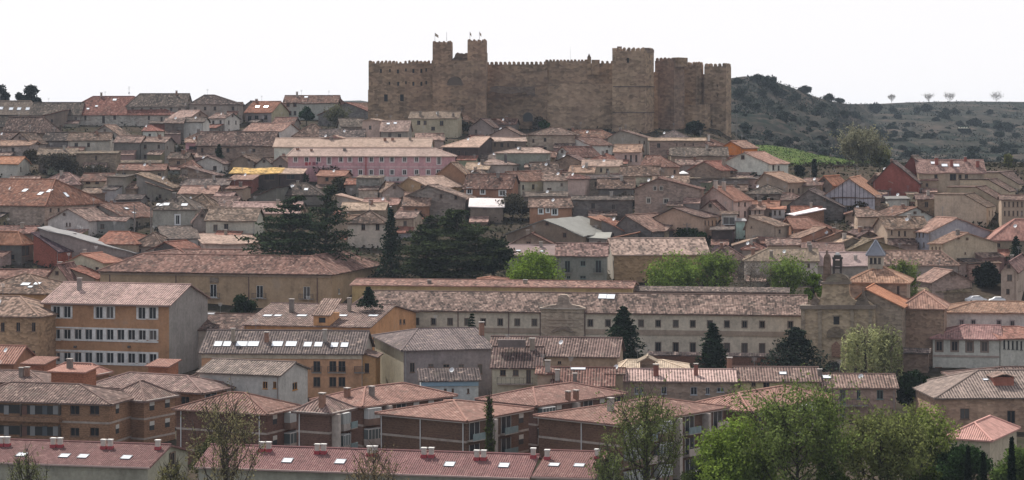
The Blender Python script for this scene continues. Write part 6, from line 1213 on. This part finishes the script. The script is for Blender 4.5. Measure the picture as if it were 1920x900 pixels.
# ------------------------------------------------------------------ small things: parasol, cars, antennas
def at_ground(x, y): Yv = D(y); return Vector(((x-960)/F*Yv, Yv, Zg((x-960)/F*Yv, Yv)))
p = P(1281, 336, 566); o = empty('parasol', p); thing(o, 'white garden parasol on a terrace right of centre', 'parasol')
V, Fc = [], []; tubevf(V, Fc, [(0, 0, -1), (0, 0, 2.1)], .03, .03, 6); mk('pole', V, Fc, 'paint', o, (.5, .45, .4))
V = [(0, 0, 2.25)]+[(1.45*math.cos(i*math.pi/4), 1.45*math.sin(i*math.pi/4), 1.55) for i in range(8)]+[(0, 0, 2.2)]+[(1.45*math.cos(i*math.pi/4), 1.45*math.sin(i*math.pi/4), 1.35) for i in range(8)]
Fc = [(0, 1+i, 1+(i+1) % 8) for i in range(8)]+[(9, 10+(i+1) % 8, 10+i) for i in range(8)]+[(1+i, 10+i, 10+(i+1) % 8, 1+(i+1) % 8) for i in range(8)]; mk('canopy', V, Fc, 'paint', o, (.8, .8, .8))
def car(x, y, Yv, rz, label):
    o = empty('parked_car', P(x, y, Yv), rz); thing(o, label, 'car', 'white cars parked behind the convent')
    sec = [(-2.05, .35), (-2.1, .7), (-1.95, .95), (-1.5, 1.0), (-.9, 1.42), (.6, 1.45), (1.35, .98), (2.0, .85), (2.15, .6), (2.1, .32)]; n = len(sec)
    V = [(a, s*.84*(1 if b < 1.05 else .8), b) for s in (-1, 1) for a, b in sec]; Fc = [tuple(range(n)), tuple(range(2*n-1, n-1, -1))]+[(i, i+n, (i+1) % n+n, (i+1) % n) for i in range(n)]; bd = mk('body', V, Fc, 'paint', o, (.75, .75, .76))
    for s in (-1, 1): V = [(-1.35, s*.77, 1.02), (1.2, s*.77, 1.02), (.55, s*.70, 1.36), (-.85, s*.70, 1.36)]; V += [(a, b+s*.03, c) for a, b, c in V]; mk('window', V, [(0, 1, 2, 3), (7, 6, 5, 4), (0, 4, 5, 1), (1, 5, 6, 2), (2, 6, 7, 3), (3, 7, 4, 0)], 'glass', o, (.02, .02, .025))
    for a in (-1.3, 1.35):
        for s in (-.78, .78): V, Fc = [], []; tubevf(V, Fc, [(a, s-.1, .32), (a, s+.1, .32)], .32, .32, 12); Fc.append(tuple(range(12))); Fc.append(tuple(range(23, 11, -1))); mk('wheel', V, Fc, 'paint', o, (.02, .02, .02))
car(1830, 568, 432, .15, 'white car parked on the left, below the dark ivy tree'); car(1874, 570, 432, -.1, 'white car parked on the right, beside the narrow beige house')
p = P(242, 176, 714); o = empty('roof_antenna', p); V, Fc = [], []; tubevf(V, Fc, [(0, 0, -.6), (0, 0, 2.6)], .05, .03, 5)
for k in range(4): tubevf(V, Fc, [(-.5+.05*k, 0, 2.4-.28*k), (.5-.05*k, 0, 2.4-.28*k)], .025, .025, 4)
tubevf(V, Fc, [(0, 0, .1), (0, 0, .6)], .3, .12, 8)
mk('mast', V, Fc, 'metal', o, (.2, .2, .21)); thing(o, 'thin aerial on a pointed finial at the left end of the dark skyline roof', 'aerial')
p = at_ground(1807, 300)
o = empty('light_mast', P(1807, 292, 770)); V, Fc = [], []; tubevf(V, Fc, [(0, 0, -3), (0, 0, 10)], .10, .06, 6); m_ = mk('mast', V, Fc, 'metal', o, (.08, .08, .085)); V, Fc = [], []
for k in range(4): boxvf(V, Fc, -1.6+.9*k-.25, -1.6+.9*k+.25, -.2, .2, 10, 10.4)
boxvf(V, Fc, -1.9, 1.9, -.06, .06, 9.85, 10); mk('floodlights', V, Fc, 'paint', m_, (.6, .6, .5)); thing(o, 'tall mast with four floodlights before the hillside on the right', 'light mast')

def pole(x, yt, yb, label, kind=0):
    Yv = D(yb); p = P(x, yb, Yv); p.z = min(p.z, Zg(p.x, Yv)); o = empty('utility_pole', p); thing(o, label, 'pole', 'wooden utility poles in the town'); h = CZ+(YH-yt)/F*Yv-p.z
    V, Fc = [], []; tubevf(V, Fc, [(0, 0, -.5), (0, 0, h)], .17, .11, 7); m = mk('post', V, Fc, 'bark', o, (.2, .18, .165)); V, Fc = [], []
    for k in (.5, 1.1): boxvf(V, Fc, -.8, .8, -.06, .06, h-k, h-k+.1)
    for q in (-.7, 0, .7): boxvf(V, Fc, q-.06, q+.06, -.05, .05, h-.4, h-.22)
    mk('crossarm', V, Fc, 'bark', m, (.16, .15, .14)); return o
pole(283, 366, 474, 'tall grey utility pole before the pyramid roof with skylights'); pole(252, 384, 446, 'thin pole right of the patchy brown roof, left slope'); pole(1381, 212, 262, 'dark pole at the right foot of the castle last tower')
pole(1288, 418, 452, 'pole rising over the pale new pink roof'); pole(1794, 505, 556, 'pole before the beige stone gable behind the chapel')

p = P(575, 309, 556); o = empty('laundry', p); thing(o, 'red laundry hanging under the left windows of the pink building', 'laundry')
V, Fc = [], []; tubevf(V, Fc, [(-.6, 0, .7), (3.6, 0, .7)], .02, .02, 4); mk('line', V, Fc, 'paint', o, (.3, .3, .3))
for i, (w_, h_, c_) in enumerate(((.7, .9, (.3, .04, .05)), (.5, .7, (.35, .05, .06)), (.8, .8, (.22, .05, .07)), (.5, .6, (.08, .06, .09)))):
    V, Fc = [], []; x_ = i*.95-.4; boxvf(V, Fc, x_, x_+w_, -.02, .02, .7-h_, .7); mk('cloth', V, Fc, 'paint', o, c_)
